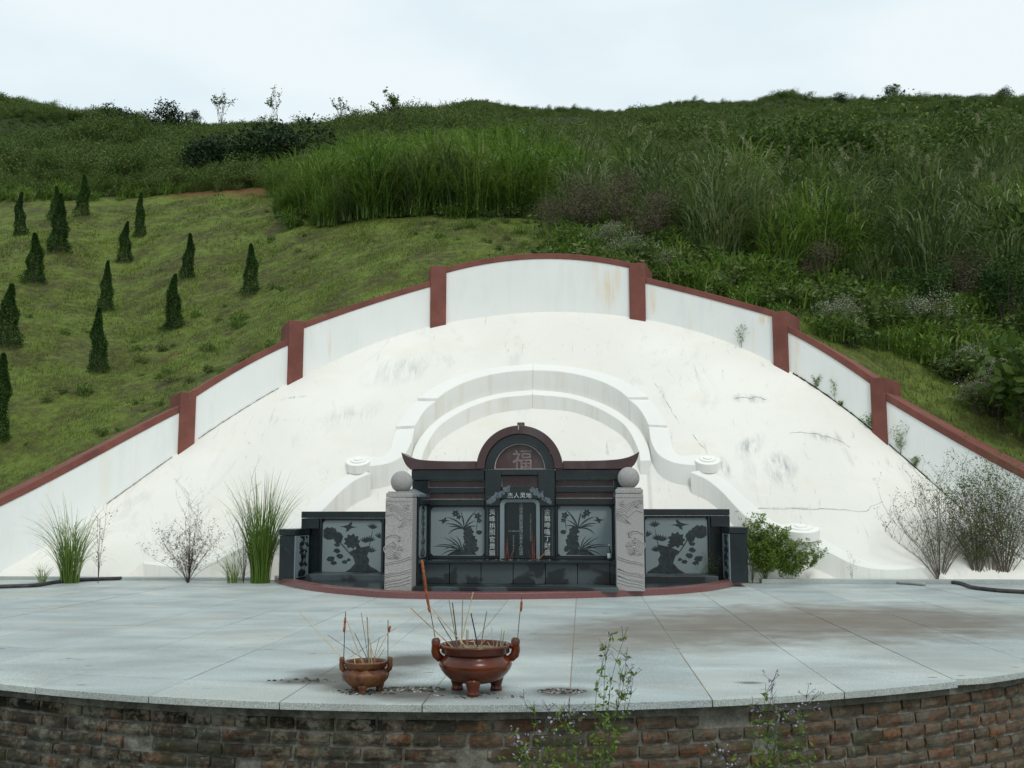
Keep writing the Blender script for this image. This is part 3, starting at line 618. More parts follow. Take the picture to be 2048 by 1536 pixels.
for s in (-1, 1):    # carved cloud and dragon on the hood
    m = MB()
    for q in range(48):
        t = rnd.random(); x = CXM+s*(.13+.21*t+rnd.uniform(-.02, .02)); z = 1.125-.14*t+rnd.uniform(-.03, .03); r = rnd.uniform(.010, .02)
        m.tube([(x+r*(.3+.7*w/8)*math.cos(w*.9+q), YM-.173, z+r*(.3+.7*w/8)*math.sin(w*.9+q)) for w in range(9)], .0035, 4)
    m.build('carved_cloud', EDGE, mon)
for x0, x1 in ((-.372, -.204), (.247, .410)):
    B('couplet_column', DARK, x0, x1, YM-.10, YM+.05, .372, .932)
    m = MB(); a, b, c_, d = x0+.022, x1-.03, .385, .925; y = YM-.1025
    for p in (((a, y, c_), (a, y, d)), ((b, y, c_), (b, y, d)), ((a, y, d), (b, y, d))): m.tube(p, .0014, 4)
    m.build('engraved_border', EDGE, mon)
# arched grey moulding round the tablet
def arched(x0, x1, z0, z1, ch): return [(x0, z0), (x1, z0), (x1, z1-ch), (x1-ch*.35, z1-ch*.35), (x1-ch, z1), (x0+ch, z1), (x0+ch*.35, z1-ch*.35), (x0, z1-ch)]
oa = arched(-.202, .244, .353, 1.012, .05); ia = arched(-.155, .202, .353, .974, .032)
m = MB(); vs = []; fs = []
for (a, b) in zip(oa, ia): vs += [(a[0], YM-.14, a[1]), (b[0], YM-.13, b[1]), (b[0], YM-.05, b[1]), (a[0], YM-.05, a[1])]
for j in range(1, 8):
    for q in range(3): k = 4*j; l = 4*((j+1) % 8); fs.append((k+q, l+q, l+q+1, k+q+1))
fs2 = [f for f in fs]
m.add(vs, fs2).build('moulding', EDGE, mon, bevel=.003)
MB().xz(ia, YM-.06, YM-.0).build('tablet', DARK, mon)
def text(s, x, z, size, y, mat=CHAR, par=mon, name='inscription', ext=.0015, sx=1):
    cu = bpy.data.curves.new(name, 'FONT'); cu.body = s; cu.size = size; cu.align_x = 'CENTER'; cu.align_y = 'CENTER'; cu.extrude = ext; cu.offset = size*.006; cu.resolution_u = 2
    t = bpy.data.objects.new(name, cu); COL.objects.link(t); bpy.context.view_layer.update()
    me = bpy.data.meshes.new_from_object(t.evaluated_get(bpy.context.evaluated_depsgraph_get())); bpy.data.objects.remove(t); me.name = name
    me.materials.clear(); me.materials.append(mat)
    vz = np.array([v.co[:] for v in me.vertices])
    if len(vz): c = (vz.min(0)+vz.max(0))/2; me.transform(Matrix.Translation((-c[0], -c[1], 0)))
    o = link(name, me, par); o.location = (x, y, z); o.rotation_euler = (math.pi/2, 0, 0); o.scale = (sx, 1, 1); return o
text('福', CXM+.025, 1.462, .235, YM-.064, M_simple('worn_carved_character', (.16, .12, .12), (.24, .19, .19), 40, .8), sx=1.0)
for ch, x in zip('杰人灵地', (-.085, -.015, .055, .122)): text(ch, x, 1.052, .066, YM-.173)
for i, ch in enumerate('黃峰拱照官貴顯'): text(ch, -.292, .868-.076*i, .070, YM-.103)
for i, ch in enumerate('金鵝啼鳴丁財盛'): text(ch, .326, .872-.075*i, .070, YM-.103)
FAINT = M_simple('faint_small_lettering', (.15, .18, .17), (.3, .33, .31), 60, .8)
for i, ch in enumerate('祖顯考戩府郡廖禄公老大人佳城'): text(ch, CXM+.012, .945-.0413*i, .044, YM-.063, FAINT)
for i in range(15): text('公元二零零八年孟冬吉旦立碑祀奉安'[i % 17], CXM+.12, .84-.021*i, .017, YM-.063, FAINT)
for i in range(9): text('孝男孫曾玄等立石敬'[i], CXM-.074, .60-.021*i, .017, YM-.063, FAINT)
for i in range(7): text('男女孫媳孫曾玄'[i], CXM-.125+.018*i, .655, .018, YM-.063, FAINT)
# engraved picture panels
INK = M_simple('polished_dark_engraving', (.008, .014, .017), (.026, .038, .042), 25, .25, .5, 0)
def notched(x0, x1, z0, z1, n=.03): return [(x0+n, z0), (x1-n, z0), (x1-n*.5, z0+n*.45), (x1, z0+n), (x1, z1-n), (x1-n*.5, z1-n*.45), (x1-n, z1), (x0+n, z1), (x0+n*.5, z1-n*.45), (x0, z1-n), (x0, z0+n), (x0+n*.5, z0+n*.45)]
class Art:     # unit-square drawing laid on a panel, a millimetre proud
    def __init__(s, f): s.m = MB(); s.f = f; s.k = 0
    def poly(s, pts): s.k += 1; s.m.flat([s.f(x, z, .001+.00008*(s.k % 10)) for x, z in pts])
    def blade(s, x, z, ang, L, cv=0, w=.02, n=9):
        P = []; a = ang
        for i in range(n+1): P.append((x, z, a)); x += L/n*math.cos(a); z += L/n*math.sin(a); a += cv/n
        l = []; r = []
        for i, (x, z, a) in enumerate(P):
            h = w*math.sin(math.pi*min(.98, (i+.6)/(n+.6)))**.8; l.append((x-h*math.sin(a), z+h*math.cos(a))); r.append((x+h*math.sin(a), z-h*math.cos(a)))
        s.poly(l+r[::-1]); return P[-1]
    def lump(s, cx, cz, rx, rz, n=22, j=.22, seed=0):
        q = random.Random(seed); s.poly([(cx+rx*(1-j*q.random())*math.cos(6.283*i/n), cz+rz*(1-j*q.random())*math.sin(6.283*i/n)) for i in range(n)])
    def flower(s, cx, cz, r, n=6, a0=0):
        for i in range(n): a = a0+6.283*i/n; s.blade(cx+.1*r*math.cos(a), cz+.1*r*math.sin(a), a, r, 0, r*.33, 5)
    def bird(s, cx, cz, k, sx=1):
        s.poly([(cx+sx*k*a, cz+k*b) for a, b in [(-1.5, .1), (-.8, .18), (-.35, .35), (.1, .30), (.5, .12), (1.3, .0), (.6, -.10), (.2, -.3), (-.4, -.25), (-.8, -.05)]])
        s.poly([(cx+sx*k*a, cz+k*b) for a, b in [(-.3, .25), (.3, .9), (.5, .55), (.25, .2)]]); s.poly([(cx+sx*k*a, cz+k*b) for a, b in [(-.4, -.1), (-.5, -.8), (.0, -.55), (.1, -.2)]])
def art_orchid(A, fx=1):
    X = (lambda x: x) if fx > 0 else (lambda x: 1-x)
    an = (lambda a: a) if fx > 0 else (lambda a: math.pi-a)
    b = lambda x, z, a, L, cv=0, w=.013: A.blade(X(x), z, an(a), L, cv*fx, w)
    for a, L, cv, w in ((1.25, .45, -.5, .016), (1.6, .38, .35, .013), (2.1, .42, .9, .014), (2.5, .38, .8, .013), (2.7, .30, .6, .012), (1.0, .28, -.7, .012), (.6, .25, -.8, .012), (2.9, .35, 1.4, .013)): b(.62, .55, a, L, cv, w)
    for a, L, cv in ((2.75, .55, .5), (2.5, .5, .9), (2.9, .42, 1.1), (2.2, .45, .6), (1.9, .38, .8), (1.6, .33, .7), (3.0, .35, 1.5), (1.3, .25, 0), (2.4, .38, 1.6), (2.0, .3, 1.4)): b(.58, .10, a, L, cv, .011)
    for x, z, r, q in ((.70, .50, .11, 1), (.72, .36, .13, 2), (.74, .22, .14, 3), (.80, .30, .08, 4), (.70, .12, .13, 5), (.84, .14, .07, 6)): A.lump(X(x), z, r, r*1.1, seed=q, j=.4)
    A.poly([(X(x), z) for x, z in [(.30, .01), (.42, .08), (.60, .13), (.80, .10), (.86, .02)]])
    A.bird(X(.25), .72, .085, fx); A.flower(X(.46), .87, .07, 6); A.flower(X(.52), .80, .05, 5); A.flower(X(.87), .82, .07, 5); A.flower(X(.9), .72, .05, 5); A.lump(X(.9), .48, .06, .05, seed=8); b(.84, .5, 1.4, .3, .2, .006)
def art_peony(A, fx=1):
    X = (lambda x: x) if fx > 0 else (lambda x: 1-x); an = (lambda a: a) if fx > 0 else (lambda a: math.pi-a)
    A.lump(X(.12), .76, .15, .13, 30, .22, 1); A.lump(X(.27), .68, .09, .12, 20, .25, 2); A.flower(X(.5), .62, .13, 9); A.lump(X(.52), .57, .11, .07, 20, .3, 3)
    A.bird(X(.45), .88, .11, fx)
    for x, z, r, q in ((.25, .55, .06, 4), (.25, .45, .07, 5), (.15, .30, .09, 6), (.3, .35, .07, 7), (.2, .22, .06, 8), (.38, .24, .06, 9), (.45, .28, .05, 10), (.6, .52, .06, 11)): A.lump(X(x), z, r, r*.75, 14, .45, q)
    A.poly([(X(x), z) for x, z in [(.05, .0), (.35, .03), (.48, .12), (.56, .22), (.52, .34), (.45, .42), (.52, .46), (.62, .50), (.80, .54), (.80, .46), (.76, .36), (.80, .28), (.78, .18), (.90, .12), (.98, .06), (.98, .0)]])
    for x, z in ((.80, .62), (.72, .60), (.97, .68), (.82, .42), (.84, .85)):
        for i in range(6): A.blade(X(x), z, an(.4+i*.42), .11, 0, .013, 5)
    for i in range(9): A.blade(X(.66+.02*i), .14, an(1.0+.14*i), .13, .3*fx, .008, 5)
    A.blade(X(.5), .35, an(2.2), .45, .2, .010); A.blade(X(.78), .45, an(1.4), .4, 0, .006)
def art_bamboo(A, seed=1):
    q = random.Random(seed); A.lump(.45, .08, .38, .12, 18, .3, seed)
    for k in range(4):
        x, z = .35+.1*k, .1; a = 1.57+q.uniform(-.25, .25)
        for i in range(5):
            x2, z2, _ = A.blade(x, z, a, .17, q.uniform(-.2, .2), .02, 4)
            for _ in range(3): A.blade(x2, z2, a+q.choice((-1, 1))*q.uniform(.4, 1.5), q.uniform(.1, .24), q.uniform(-.4, .4), .035, 5)
            x, z = x2, z2
    A.bird(.6, .9, .1); A.flower(.5, .5, .12, 5); A.flower(.3, .75, .1, 5)
def panel_xz(x0, x1, z0, z1, y, draw, fx=1, frame=True):
    p = MB().xz(notched(x0, x1, z0, z1), y, y+.03).build('engraved_panel', GREY, mon)
    A = Art(lambda u, w, d: (x0+(x1-x0)*min(max(u, .012), .988), y-d, z0+(z1-z0)*min(max(w, .008), .992))); draw(A, fx); o = A.m.build('engraving', INK, mon); return p
panel_xz(-1.0, -.388, .378, .921, YM-.015, art_orchid, 1); panel_xz(.444, 1.045, .380, .930, YM-.015, art_orchid, -1)
for x0, x1, dz in ((-1.03, -.374, 0), (.412, 1.077, .008)):     # frames round the main panels
    B('panel_frame', DARK, x0, x0+.028, YM-.045, YM+.05, .372, .936+dz); B('panel_frame', DARK, x1-.012, x1, YM-.045, YM+.05, .372, .936+dz)
# side returns of the centre bay
for s in (-1, 1):
    xf = -1.038 if s < 0 else 1.080; xo = xf+s*.14; a, b = sorted((xf, xo))
    B('side_wall', DARK, a, b, 10.76, YM+.03, .05, 1.03); m = MB()
    m.prism([(xf, 10.76, 1.032), (xo, 10.76, 1.032), (xo, 10.76, 1.125), (xf, 10.76, 1.06)], [(xf, YM-.06, 1.032), (xo, YM-.06, 1.032), (xo, YM-.06, 1.125), (xf, YM-.06, 1.06)]); m.build('sloping_coping', EDGE, mon, bevel=.003)
    d = -s*.004; y0, y1, z0, z1 = 10.80, 11.28, .375, .935; MB().yz([(y, z) for y, z in notched(y0, y1, z0, z1)], xf, xf+d).build('engraved_panel', GREY, mon)
    A = Art(lambda u, w, dd: (xf+d-s*dd, y0+(y1-y0)*min(max(u, .01), .99), z0+(z1-z0)*min(max(w, .01), .99))); art_bamboo(A, 3); A.m.build('engraving', INK, mon)
    B('side_beam', DARK, *sorted((xf, xf-s*.03)), 10.76, YM-.05, .955, 1.03); B('side_ledge', DARKH, *sorted((xf, xf-s*.05)), 10.76, 10.9, .318, .36)
# low wing walls with returns
YW, YN = 12.7, 12.02
def q(x, y, Y): p = on_y(x, y, Y); return float(p[0]), float(p[2])
for s in (-1, 1):
    if s < 0: xo, zt = q(605, 1023, YW); zb = q(605, 1036, YW)[1]; p0, zp1 = q(646, 1041, YW); p1, zp0 = q(762, 1151, YW); xi = -1.3; rin = q(590, 1058, YN)[0]; rout, zr = q(560, 1058, YN); zrb = q(588, 1071, YN)[1]
    else: xo, zt = q(1458, 1018, YW); zb = q(1458, 1031, YW)[1]; p0, zp1 = q(1290, 1036, YW); p1, zp0 = q(1417, 1152, YW); xi = 1.3; rin = q(1459, 1054, YN)[0]; rout, zr = q(1494, 1054, YN); zrb = q(1460, 1067, YN)[1]
    lo, hi = sorted((xo, xi)); y = YW; rx0, rx1 = sorted((rin, rout)); o_, i_ = (p0, p1) if s < 0 else (p1, p0)
    B('wing_wall', DARK, lo+.01, hi, y+.04, y+.22, .05, zb-.003); B('wing_beam', DARK, lo, hi, y-.05, y+.24, zb, zt, bevel=.005)
    a, b = sorted((xo, o_+s*.04)); B('wing_block', DARK, a, b, y-.04, y+.1, zr-.01, zb-.004)
    panel_xz(p0, p1, zp0, zp1, y, art_peony, 1 if s < 0 else -1)
    B('panel_frame', DARK, p0-.035, p0-.004, y-.03, y+.05, .10, zb-.002); B('panel_frame', DARK, p1+.004, p1+.035, y-.03, y+.05, .10, zb-.002)
    pa, pb = sorted((o_+s*.04, xi)); B('wing_plinth', DARK, pa, pb, y-.06, y+.05, .05, zp0-.01); B('wing_step', DARKH, pa, pb, y-.62, y-.06, .045, .115)
    B('return_wall', DARK, rx0, rx1, YN, y+.02, .05, zrb-.003); B('return_beam', DARK, rx0-.005, rx1+.005, YN-.01, y, zrb, zr)
    xf = rin; d = -s*.004; z0, z1 = .07, zrb-.01
    MB().yz([(YN+.03, z0), (y-.06, z0), (y-.06, z1), (YN+.03, z1)], xf, xf+d).build('engraved_panel', GREY, mon)
    A = Art(lambda u, w, dd: (xf+d-s*dd, YN+.08+(y-.14-YN)*min(max(u, .01), .99), z0+(z1-z0)*min(max(w, .01), .99))); art_bamboo(A, 5+s); A.m.build('engraving', INK, mon)
    B('return_strip', EDGE, *sorted((xf, xf-s*.014)), YN-.004, YN+.05, .05, zrb-.006)
B('metal_cap', M_simple('rusty_metal_box', (.08, .055, .045), (.16, .13, .11), 20, .7), CXM-.028, CXM+.052, YM-.10, YM-.0, 1.838, 1.878)  # plain metal cap on top of the arch; gives no light
m = MB(); m.tube([(CXM-.012, YM-.173, 1.835), (CXM-.008, YM-.173, 1.81), (CXM-.013, YM-.173, 1.785)], [.006, .005, .003], 5); m.build('mortar_drip', GROUT, mon)
# pillars
def pillar(x0, x1, y0, zt, lab):
    p = thing('carved_pillar', lab, 'pillar', ((x0+x1)/2, y0+.14, .055)); w = x1-x0; h = zt-.055; q = random.Random(3); mir = 1 if x0 < 0 else -1
    MB().box(-w/2, w/2, -.14, .14, 0, h-.05).build('shaft', PGRAN, p, bevel=.006)
    MB().box(-w/2+.002, w/2-.002, -.138, .138, h-.046, h-.0).build('capital', PGRAN, p, bevel=.008); 
    MB().box(-w/2+.02, w/2-.02, -.12, .12, h, h+.016).build('cap_slab', PGRAN, p, bevel=.005)
    MB().ball((0, 0, h+.012+.108), .116, 32, 20).build('ball_finial', PGRAN, p, smooth=True)
    m = MB(); Y = -.1405
    def T(pts, r=.005): m.tube([(mir*x, Y, z) for x, z in pts], r*1.45, 5)
    def spiral(cx, cz, r, turns=1.6, a0=0, rr=.004):
        n = 16; T([(cx+r*(1-.8*i/n)*math.cos(a0+turns*6.283*i/n), cz+r*(1-.8*i/n)*math.sin(a0+turns*6.283*i/n)) for i in range(n+1)], rr)
    W2 = w/2-.01
    T([(-W2, h-.085), (W2, h-.085)], .003)
    def wave(z0, sl, amp, fr, r=.004, x0=-W2, x1=W2): T([(x0+(x1-x0)*i/14, z0+sl*(i/14)+amp*math.sin(i/14*fr)) for i in range(15)], r)
    for i in range(4): wave(h-.11-.012*i, -.09-.012*i, .014, 5+i*.5, .0035)
    spiral(-.07, h-.17, .028); spiral(-.07, h-.17, .04, .9, 1); spiral(.085, h-.14, .03, 1.4, 2); spiral(.085, h-.14, .045, .8, 3)
    T([(-W2, h-.24), (-.06, h-.215), (-.01, h-.26), (.02, h-.29), (.06, h-.25), (.1, h-.27), (W2, h-.28)], .005)
    for i in range(4): T([(-.01+.01*i, h-.36+.004*i), (.05, h-.345+.018*i), (W2, h-.31+.022*i)], .0035)
    T([(-W2, h-.47), (-.08, h-.43), (-.02, h-.43), (.02, h-.46), (.01, h-.50), (-.01, h-.49)], .006); T([(-.08, h-.455), (-.03, h-.455), (-.005, h-.475)], .0035)
    for k in range(5):
        r = .09-.017*k; cx, cz = -.055+.004*k, h-.60+.002*k; T([(cx+r*1.05*(1+.09*math.sin(5*t+k))*math.cos(t), cz+r*.95*(1+.09*math.sin(5*t+k))*math.sin(t)) for t in [6.283*i/26*.97 for i in range(27)]], .0042)
    for i, zz in enumerate((.30, .285, .19, .17, .155, .12, .10, .075, .05)): wave(zz-.02, .075-.01*(i % 3), .004, 8, .005 if i < 2 else .0042)
    for i in range(14): spiral(-W2+.01+.0195*i, .272+.0052*i, .007, 1, i, .003)
    m.build('carving', PGRAN, p, smooth=True)
    for k in range(2):    # carving on the inner side face as well
        pass
    return p
pillar(-1.343, -1.057, 10.46, 1.068, 'pale carved granite pillar with ball finial standing left of the tombstone altar')
pillar(1.068, 1.357, 10.60, 1.108, 'pale carved granite pillar with ball finial standing right of the tombstone altar')
# bottle, burnt candles and rubbish on the altar
def glassy(name, c, rough=.1):
    k = Mat(name, rough, .6); k.col(c); return k.m
b = thing('liquor_bottle', 'small green glass bottle with white label at the right end of the altar', 'bottle', (1.005, 11.0, .345))
MB().lathe([(.018, 0), (.021, .004), (.021, .095), (.016, .115), (.008, .135), (.008, .162)], n=20).build('bottle_body', glassy('green_bottle_glass', (.02, .09, .05)), b, smooth=True)
MB().lathe([(.0216, .03), (.0218, .031), (.0218, .080), (.0216, .081)], n=20).build('paper_label', M_simple('bottle_paper', (.6, .6, .55), (.75, .75, .72), 60, .8), b, smooth=True)
MB().lathe([(.009, .162), (.009, .176)], n=12).build('cap', M_simple('white_cap', (.6, .6, .6), (.7, .7, .7)), b)
REDST = M_simple('burnt_red_incense', (.16, .03, .015), (.30, .07, .03), 40, .8); STK = M_simple('bamboo_stick', (.32, .22, .11), (.50, .38, .22), 30, .7); STKD = M_simple('charred_stick', (.05, .035, .025), (.13, .09, .06), 40, .8)
CLOT = M_simple('rust_coloured_incense_paste', (.20, .055, .02), (.38, .13, .05), 50, .85, .2, .6, 60, .004)
for i, (x, dx, h, mt) in enumerate([(-.135, .02, .20, REDST), (-.10, -.02, .24, REDST), (-.085, .05, .15, REDST), (-.06, .01, .12, STKD), (.165, .0, .30, REDST), (.175, .012, .26, REDST), (.19, -.01, .18, REDST), (.225, .13, .13, STK), (.24, .09, .10, REDST), (.15, -.03, .10, STKD)]):
    y = 11.16+rnd.uniform(-.03, .03); m = MB(); m.tube([(0, 0, 0), (dx*.5, .01, h*.5), (dx, .01, h)], [.003, .004 if mt is REDST else .002, .002], 5); o = m.build('burnt_incense_stick', mt); o.location = (x, y, .345)
    tag(o, 'burnt %s incense stick leaning at the foot of the inscribed tablet' % ('red' if mt is REDST else 'dark' if mt is STKD else 'pale'), 'incense stick', 'burnt %s incense sticks on the altar' % ('red' if mt is REDST else 'dark' if mt is STKD else 'pale'))
ASH = M_simple('ash_and_char', (.03, .03, .028), (.14, .13, .12), 40, .95, .1, .8, 60, .01)
def rubble(cx, cy, rx, ry, n, z, name, lab, big=.012, mat=None):
    m = MB()
    for _ in range(n):
        a, r = rnd.uniform(0, 6.28), rnd.random()**.6; x, y = cx+rx*r*math.cos(a), cy+ry*r*math.sin(a); s = rnd.uniform(.3, 1)*big
        vs = [(x+s*rnd.uniform(.6, 1.3)*q[0], y+s*rnd.uniform(.6, 1.3)*q[1], z+s*.7*rnd.uniform(.5, 1)*(q[2]+.3)) for q in ((-1,-1,-.3),(1,-1,-.3),(1,1,-.3),(-1,1,-.3),(-.7,-.7,.6),(.7,-.7,.7),(.6,.7,.5),(-.7,.6,.6))]
        m.add(vs, [(0,3,2,1),(4,5,6,7),(0,1,5,4),(1,2,6,5),(2,3,7,6),(3,0,4,7)], rnd.choice((0, 0, 0, 1)))
    return tag(m.build(name, [mat or ASH, M_simple('pale_ash_flakes', (.25, .23, .2), (.4, .38, .34), 50, .9)]), lab, 'ash', kind='stuff')
rubble(-.0, 11.12, .38, .07, 90, .345, 'altar_ash', 'dark ash and burnt scraps scattered along the altar ledge', .009)
p = P_z(818, 1380); rubble(p[0]+.02, p[1]+.02, .17, .075, 260, 0, 'ash_heap', 'dark ash and debris between the two censers', .010)
p = P_z(1122, 1384); rubble(p[0], p[1]+.02, .12, .07, 240, 0, 'ash_heap', 'small ash heap on the paving right of the large censer', .008)
p = P_z(730, 1385); rubble(p[0], p[1], .17, .08, 60, 0, 'ash_crumbs', 'ash crumbs around the feet of the small censer', .010)
p = P_z(600, 1362); rubble(p[0]+.05, p[1]+.03, .25, .08, 30, 0, 'char_flakes', 'charred flakes on the dirty paving left of the small censer', .012)
p = P_z(950, 1392); rubble(p[0], p[1], .2, .08, 40, 0, 'ash_crumbs', 'pale crumbs between the feet of the large censer', .010)

# ------------------------------------------------------------------ censers
K = Mat('glazed_red_brown_ceramic', .2, .4); c = K.mix(K.ramp(K.noise(6, src=K.objc, detail=5), [(.35, 0.0), (.65, 1.0)]), (.062, .013, .005), (.135, .029, .009)); c = K.mix(K.ramp(K.noise(24, src=K.objc, detail=6), [(.60, 0.0), (.75, .7)]), c, (.03, .009, .006)); K.col(c); K.rgh(K.ramp(K.noise(9, src=K.objc), [(.4, .10), (.7, .30)])); K.bump(K.noise(16, src=K.objc, detail=4), .15, .008); CER = K.m
K = Mat('worn_brown_ceramic', .4, .4); c = K.mix(K.ramp(K.noise(14, src=K.objc, detail=6), [(.38, 0.0), (.62, 1.0)]), (.06, .017, .007), (.17, .062, .018)); K.col(c); K.bump(K.noise(40, src=K.objc, detail=6), .6, .008); CER2 = K.m
SAND = M_simple('ash_filled_soil', (.10, .08, .05), (.28, .24, .17), 50, .95, .1, .9, 60, .01)
def censer(loc, rim, belly, H, foot, lab, mat, relief=0):
    t = thing('incense_censer', lab, 'censer', loc, .1); R_, B_ = rim/2, belly/2; f = foot
    bump = (lambda i, q: 1+relief*math.sin(9*q+i)*(1 if 3 < i < 12 else 0)*.5+relief*math.sin(17*q-i*2)*(1 if 3 < i < 12 else 0)*.5) if relief else None
    prof = [(B_*.42, f*.72), (B_*.55, f*.80), (B_*.72, f*1.0), (B_*.86, f+(H-f)*.14), (B_*.95, f+(H-f)*.27), (B_, f+(H-f)*.40), (B_*.985, f+(H-f)*.50), (B_*.93, f+(H-f)*.58), (R_*.88, f+(H-f)*.66), (R_*.865, f+(H-f)*.71), (R_*.93, f+(H-f)*.745), (R_*.965, f+(H-f)*.77), (R_*.97, f+(H-f)*.90), (R_, f+(H-f)*.93), (R_, f+(H-f)*.985), (R_*.98, H), (R_*.90, H), (R_*.875, H-.012), (R_*.87, H-.05), (.01, H-.052)]
    MB().lathe(prof, n=56, bump=bump).build('bowl', mat, t, smooth=True)
    MB().lathe([(.005, H-.014), (R_*.5, H-.018), (R_*.87, H-.026), (R_*.87, H-.05)], n=28).build('ash_fill', SAND, t, smooth=True)
    for k in range(3):
        a = -math.pi/2-.1+k*2.094; x, y = math.cos(a)*B_*.62, math.sin(a)*B_*.62; m = MB()
        m.lathe([(.10*belly, f*1.18), (.105*belly, f*.95), (.088*belly, f*.62), (.072*belly, f*.34), (.082*belly, f*.2), (.085*belly, f*.06), (.07*belly, 0)][::-1], (x, y, 0), 18); m.build('foot', mat, t, smooth=True)
    for s in (-1, 1):
        m = MB(); hs = H-f; w = R_*.13
        m.tube([(s*R_*.85, 0, f+hs*.60), (s*R_*1.02, 0, f+hs*.60), (s*R_*1.10, 0, f+hs*.68), (s*R_*1.13, 0, f+hs*.80), (s*R_*1.12, 0, f+hs*.95), (s*R_*1.12, 0, f+hs*1.09), (s*R_*1.13, 0, f+hs*1.17)], [w*.9, w, w*1.0, w*.95, w*.9, w, w*.7], 8)
        m.tube([(s*R_*.93, 0, f+hs*.93), (s*R_*1.10, 0, f+hs*.93)], w*.6, 8); m.build('ear_handle', mat, t, smooth=True, bevel=0)
    return t
PB = P_z(951, 1384); PS = P_z(731, 1383)
censer((PB[0], PB[1]+.0, 0), .352, .362, .232, .068, 'large glossy red brown ceramic censer on three feet full of incense sticks', CER)
censer((PS[0], PS[1]+.0, 0), .212, .232, .148, .036, 'small worn brown ceramic censer with relief pattern left of the large one', CER2, .035)
def C4(x, y): return (580+x/3.793, 1100+y/3.793)
sticks = [  # (base, tip, radius, material, char end, censer)
 ((1210,715),(915,440),.0030,'b'),((1235,695),(1120,510),.0026,'d'),((1252,640),(1075,440),.0022,'b'),((1270,740),(1205,370),.0024,'g'),((1262,670),(1232,400),.0036,'d'),((1303,680),(1310,375),.0028,'g'),((1300,700),(1390,320),.0030,'p'),((1415,690),(1373,480),.0034,'c'),((1450,725),(1493,465),.0030,'g'),((1345,735),(1350,605),.003,'g'),((1338,735),(1338,600),.0022,'g'),((1410,750),(1385,670),.003,'p'),((1335,745),(1290,690),.003,'p'),((1540,700),(1527,585),.0012,'b'),((1600,730),(1605,605),.0028,'g'),((1615,725),(1625,615),.0026,'g'),((1565,735),(1575,685),.003,'g'),((1525,740),(1500,700),.002,'p'),((1470,690),(1540,600),.001,'b'),
 ((385,805),(58,455),.0020,'p'),((545,820),(287,645),.0012,'d'),((510,745),(435,540),.0022,'p'),((590,830),(490,630),.0018,'d'),((592,820),(540,475),.0014,'d'),((600,850),(585,510),.0034,'g'),((640,830),(590,640),.0016,'b'),((640,820),(680,660),.0012,'d'),((675,760),(745,620),.0022,'p'),((690,800),(1160,425),.0007,'b'),((487,830),(467,735),.0020,'p'),((620,850),(612,700),.003,'b'),((650,850),(720,740),.0012,'d'),((560,850),(510,760),.0012,'b')]
mm = {'b': STK, 'd': STKD, 'g': M_simple('weathered_stick', (.2, .17, .10), (.34, .29, .18), 30, .8), 'p': M_simple('pale_stick', (.5, .38, .22), (.62, .5, .33), 30, .7), 'c': M_simple('black_burnt_stick', (.012, .012, .012), (.03, .03, .03), 30, .8)}
nm_ = {'b': 'tan', 'd': 'charred dark', 'g': 'weathered grey', 'p': 'pale straw coloured', 'c': 'black burnt'}
for bs, tp, r, c in sticks:
    big = bs[0] > 900; Yp = (PB if big else PS)[1]; q = rnd.uniform(-.06, .06) if big else rnd.uniform(-.03, .03)
    B0 = Vector(on_y(*C4(*bs), Yp)); T0 = Vector(on_y(*C4(*tp), Yp+q)); B0 = B0 + (B0-T0)*.06 if (T0-B0).length < .5 else B0
    cx_ = (PB if big else PS)
    zf = .205 if big else .125
    if B0.z > zf and (T0.z-B0.z) > .01: B0 = B0 + (B0-T0)*((B0.z-zf)/(T0.z-B0.z))*(1 if abs(B0.x-cx_[0]) < .12 else .0)
    mid_ = (B0+T0)/2+Vector((rnd.uniform(-.002, .002), 0, 0)); m = MB(); m.tube([p_-B0 for p_ in (B0, mid_, T0)], [r, r, r*.85], 6); o = m.build('incense_stick', mm[c]); o.location = B0
    big_s = 'large' if big else 'small'; g_ = '%s incense sticks in the %s censer' % (nm_[c], big_s)
    tag(o, ('long ' if (T0-B0).length > .2 else 'short ') + '%s incense stick stuck in the ash of the %s censer' % (nm_[c], big_s), 'incense stick', g_)
for path, clot, big, lab in [([(1105,690),(1068,480),(1000,80)], [(1060,472),(1035,330),(1015,180),(1000,75)], 1, 'long thick rust coloured incense standing on the left ear of the large censer'),
                        ([(1725,690),(1742,500),(1758,358)], [(1752,465),(1757,385)], 1, 'thin dark incense with rusty clot on the right ear of the large censer'),
                        ([(407,835),(414,640),(422,470)], [(410,625),(416,560),(420,512)], 0, 'dark incense with rusty lump on the left ear of the small censer'),
                        ([(743,845),(743,680),(744,530)], [(752,625),(752,600),(762,575)], 0, 'dark incense with rusty lump on the right ear of the small censer')]:
    Yp = (PB if big else PS)[1]; t = thing('incense_stick', lab, 'incense stick', tuple(on_y(*C4(*path[0]), Yp)))
    o0 = Vector(t.location); V3 = [Vector(on_y(*C4(*q), Yp))-o0 for q in path]; m = MB(); m.tube([V3[0], V3[1], V3[2]], .0022, 6); m.build('stick', mm['d'], t)
    V4 = [Vector(on_y(*C4(*q), Yp))-o0 for q in clot]; m = MB(); k = len(V4); pts = []; rd = []
    for i in range(10*(k-1)+1):
        a_ = min(i//10, k-2); f_ = i/10-a_; pts.append(V4[a_].lerp(V4[a_+1], f_)); rd.append((.0072 if k > 3 else .0058)*rnd.uniform(.75, 1.2)*(.5 if i in (0, 10*(k-1)) else 1))
    m.tube(pts, rd, 8); m.build('incense_paste', CLOT, t, smooth=True)
# small litter
for px, py, lab in ((1180, 1297, 'small pale snail-like litter piece on the paving'), (958, 1380, 'orange crumb of brick between the censers')):
    pass
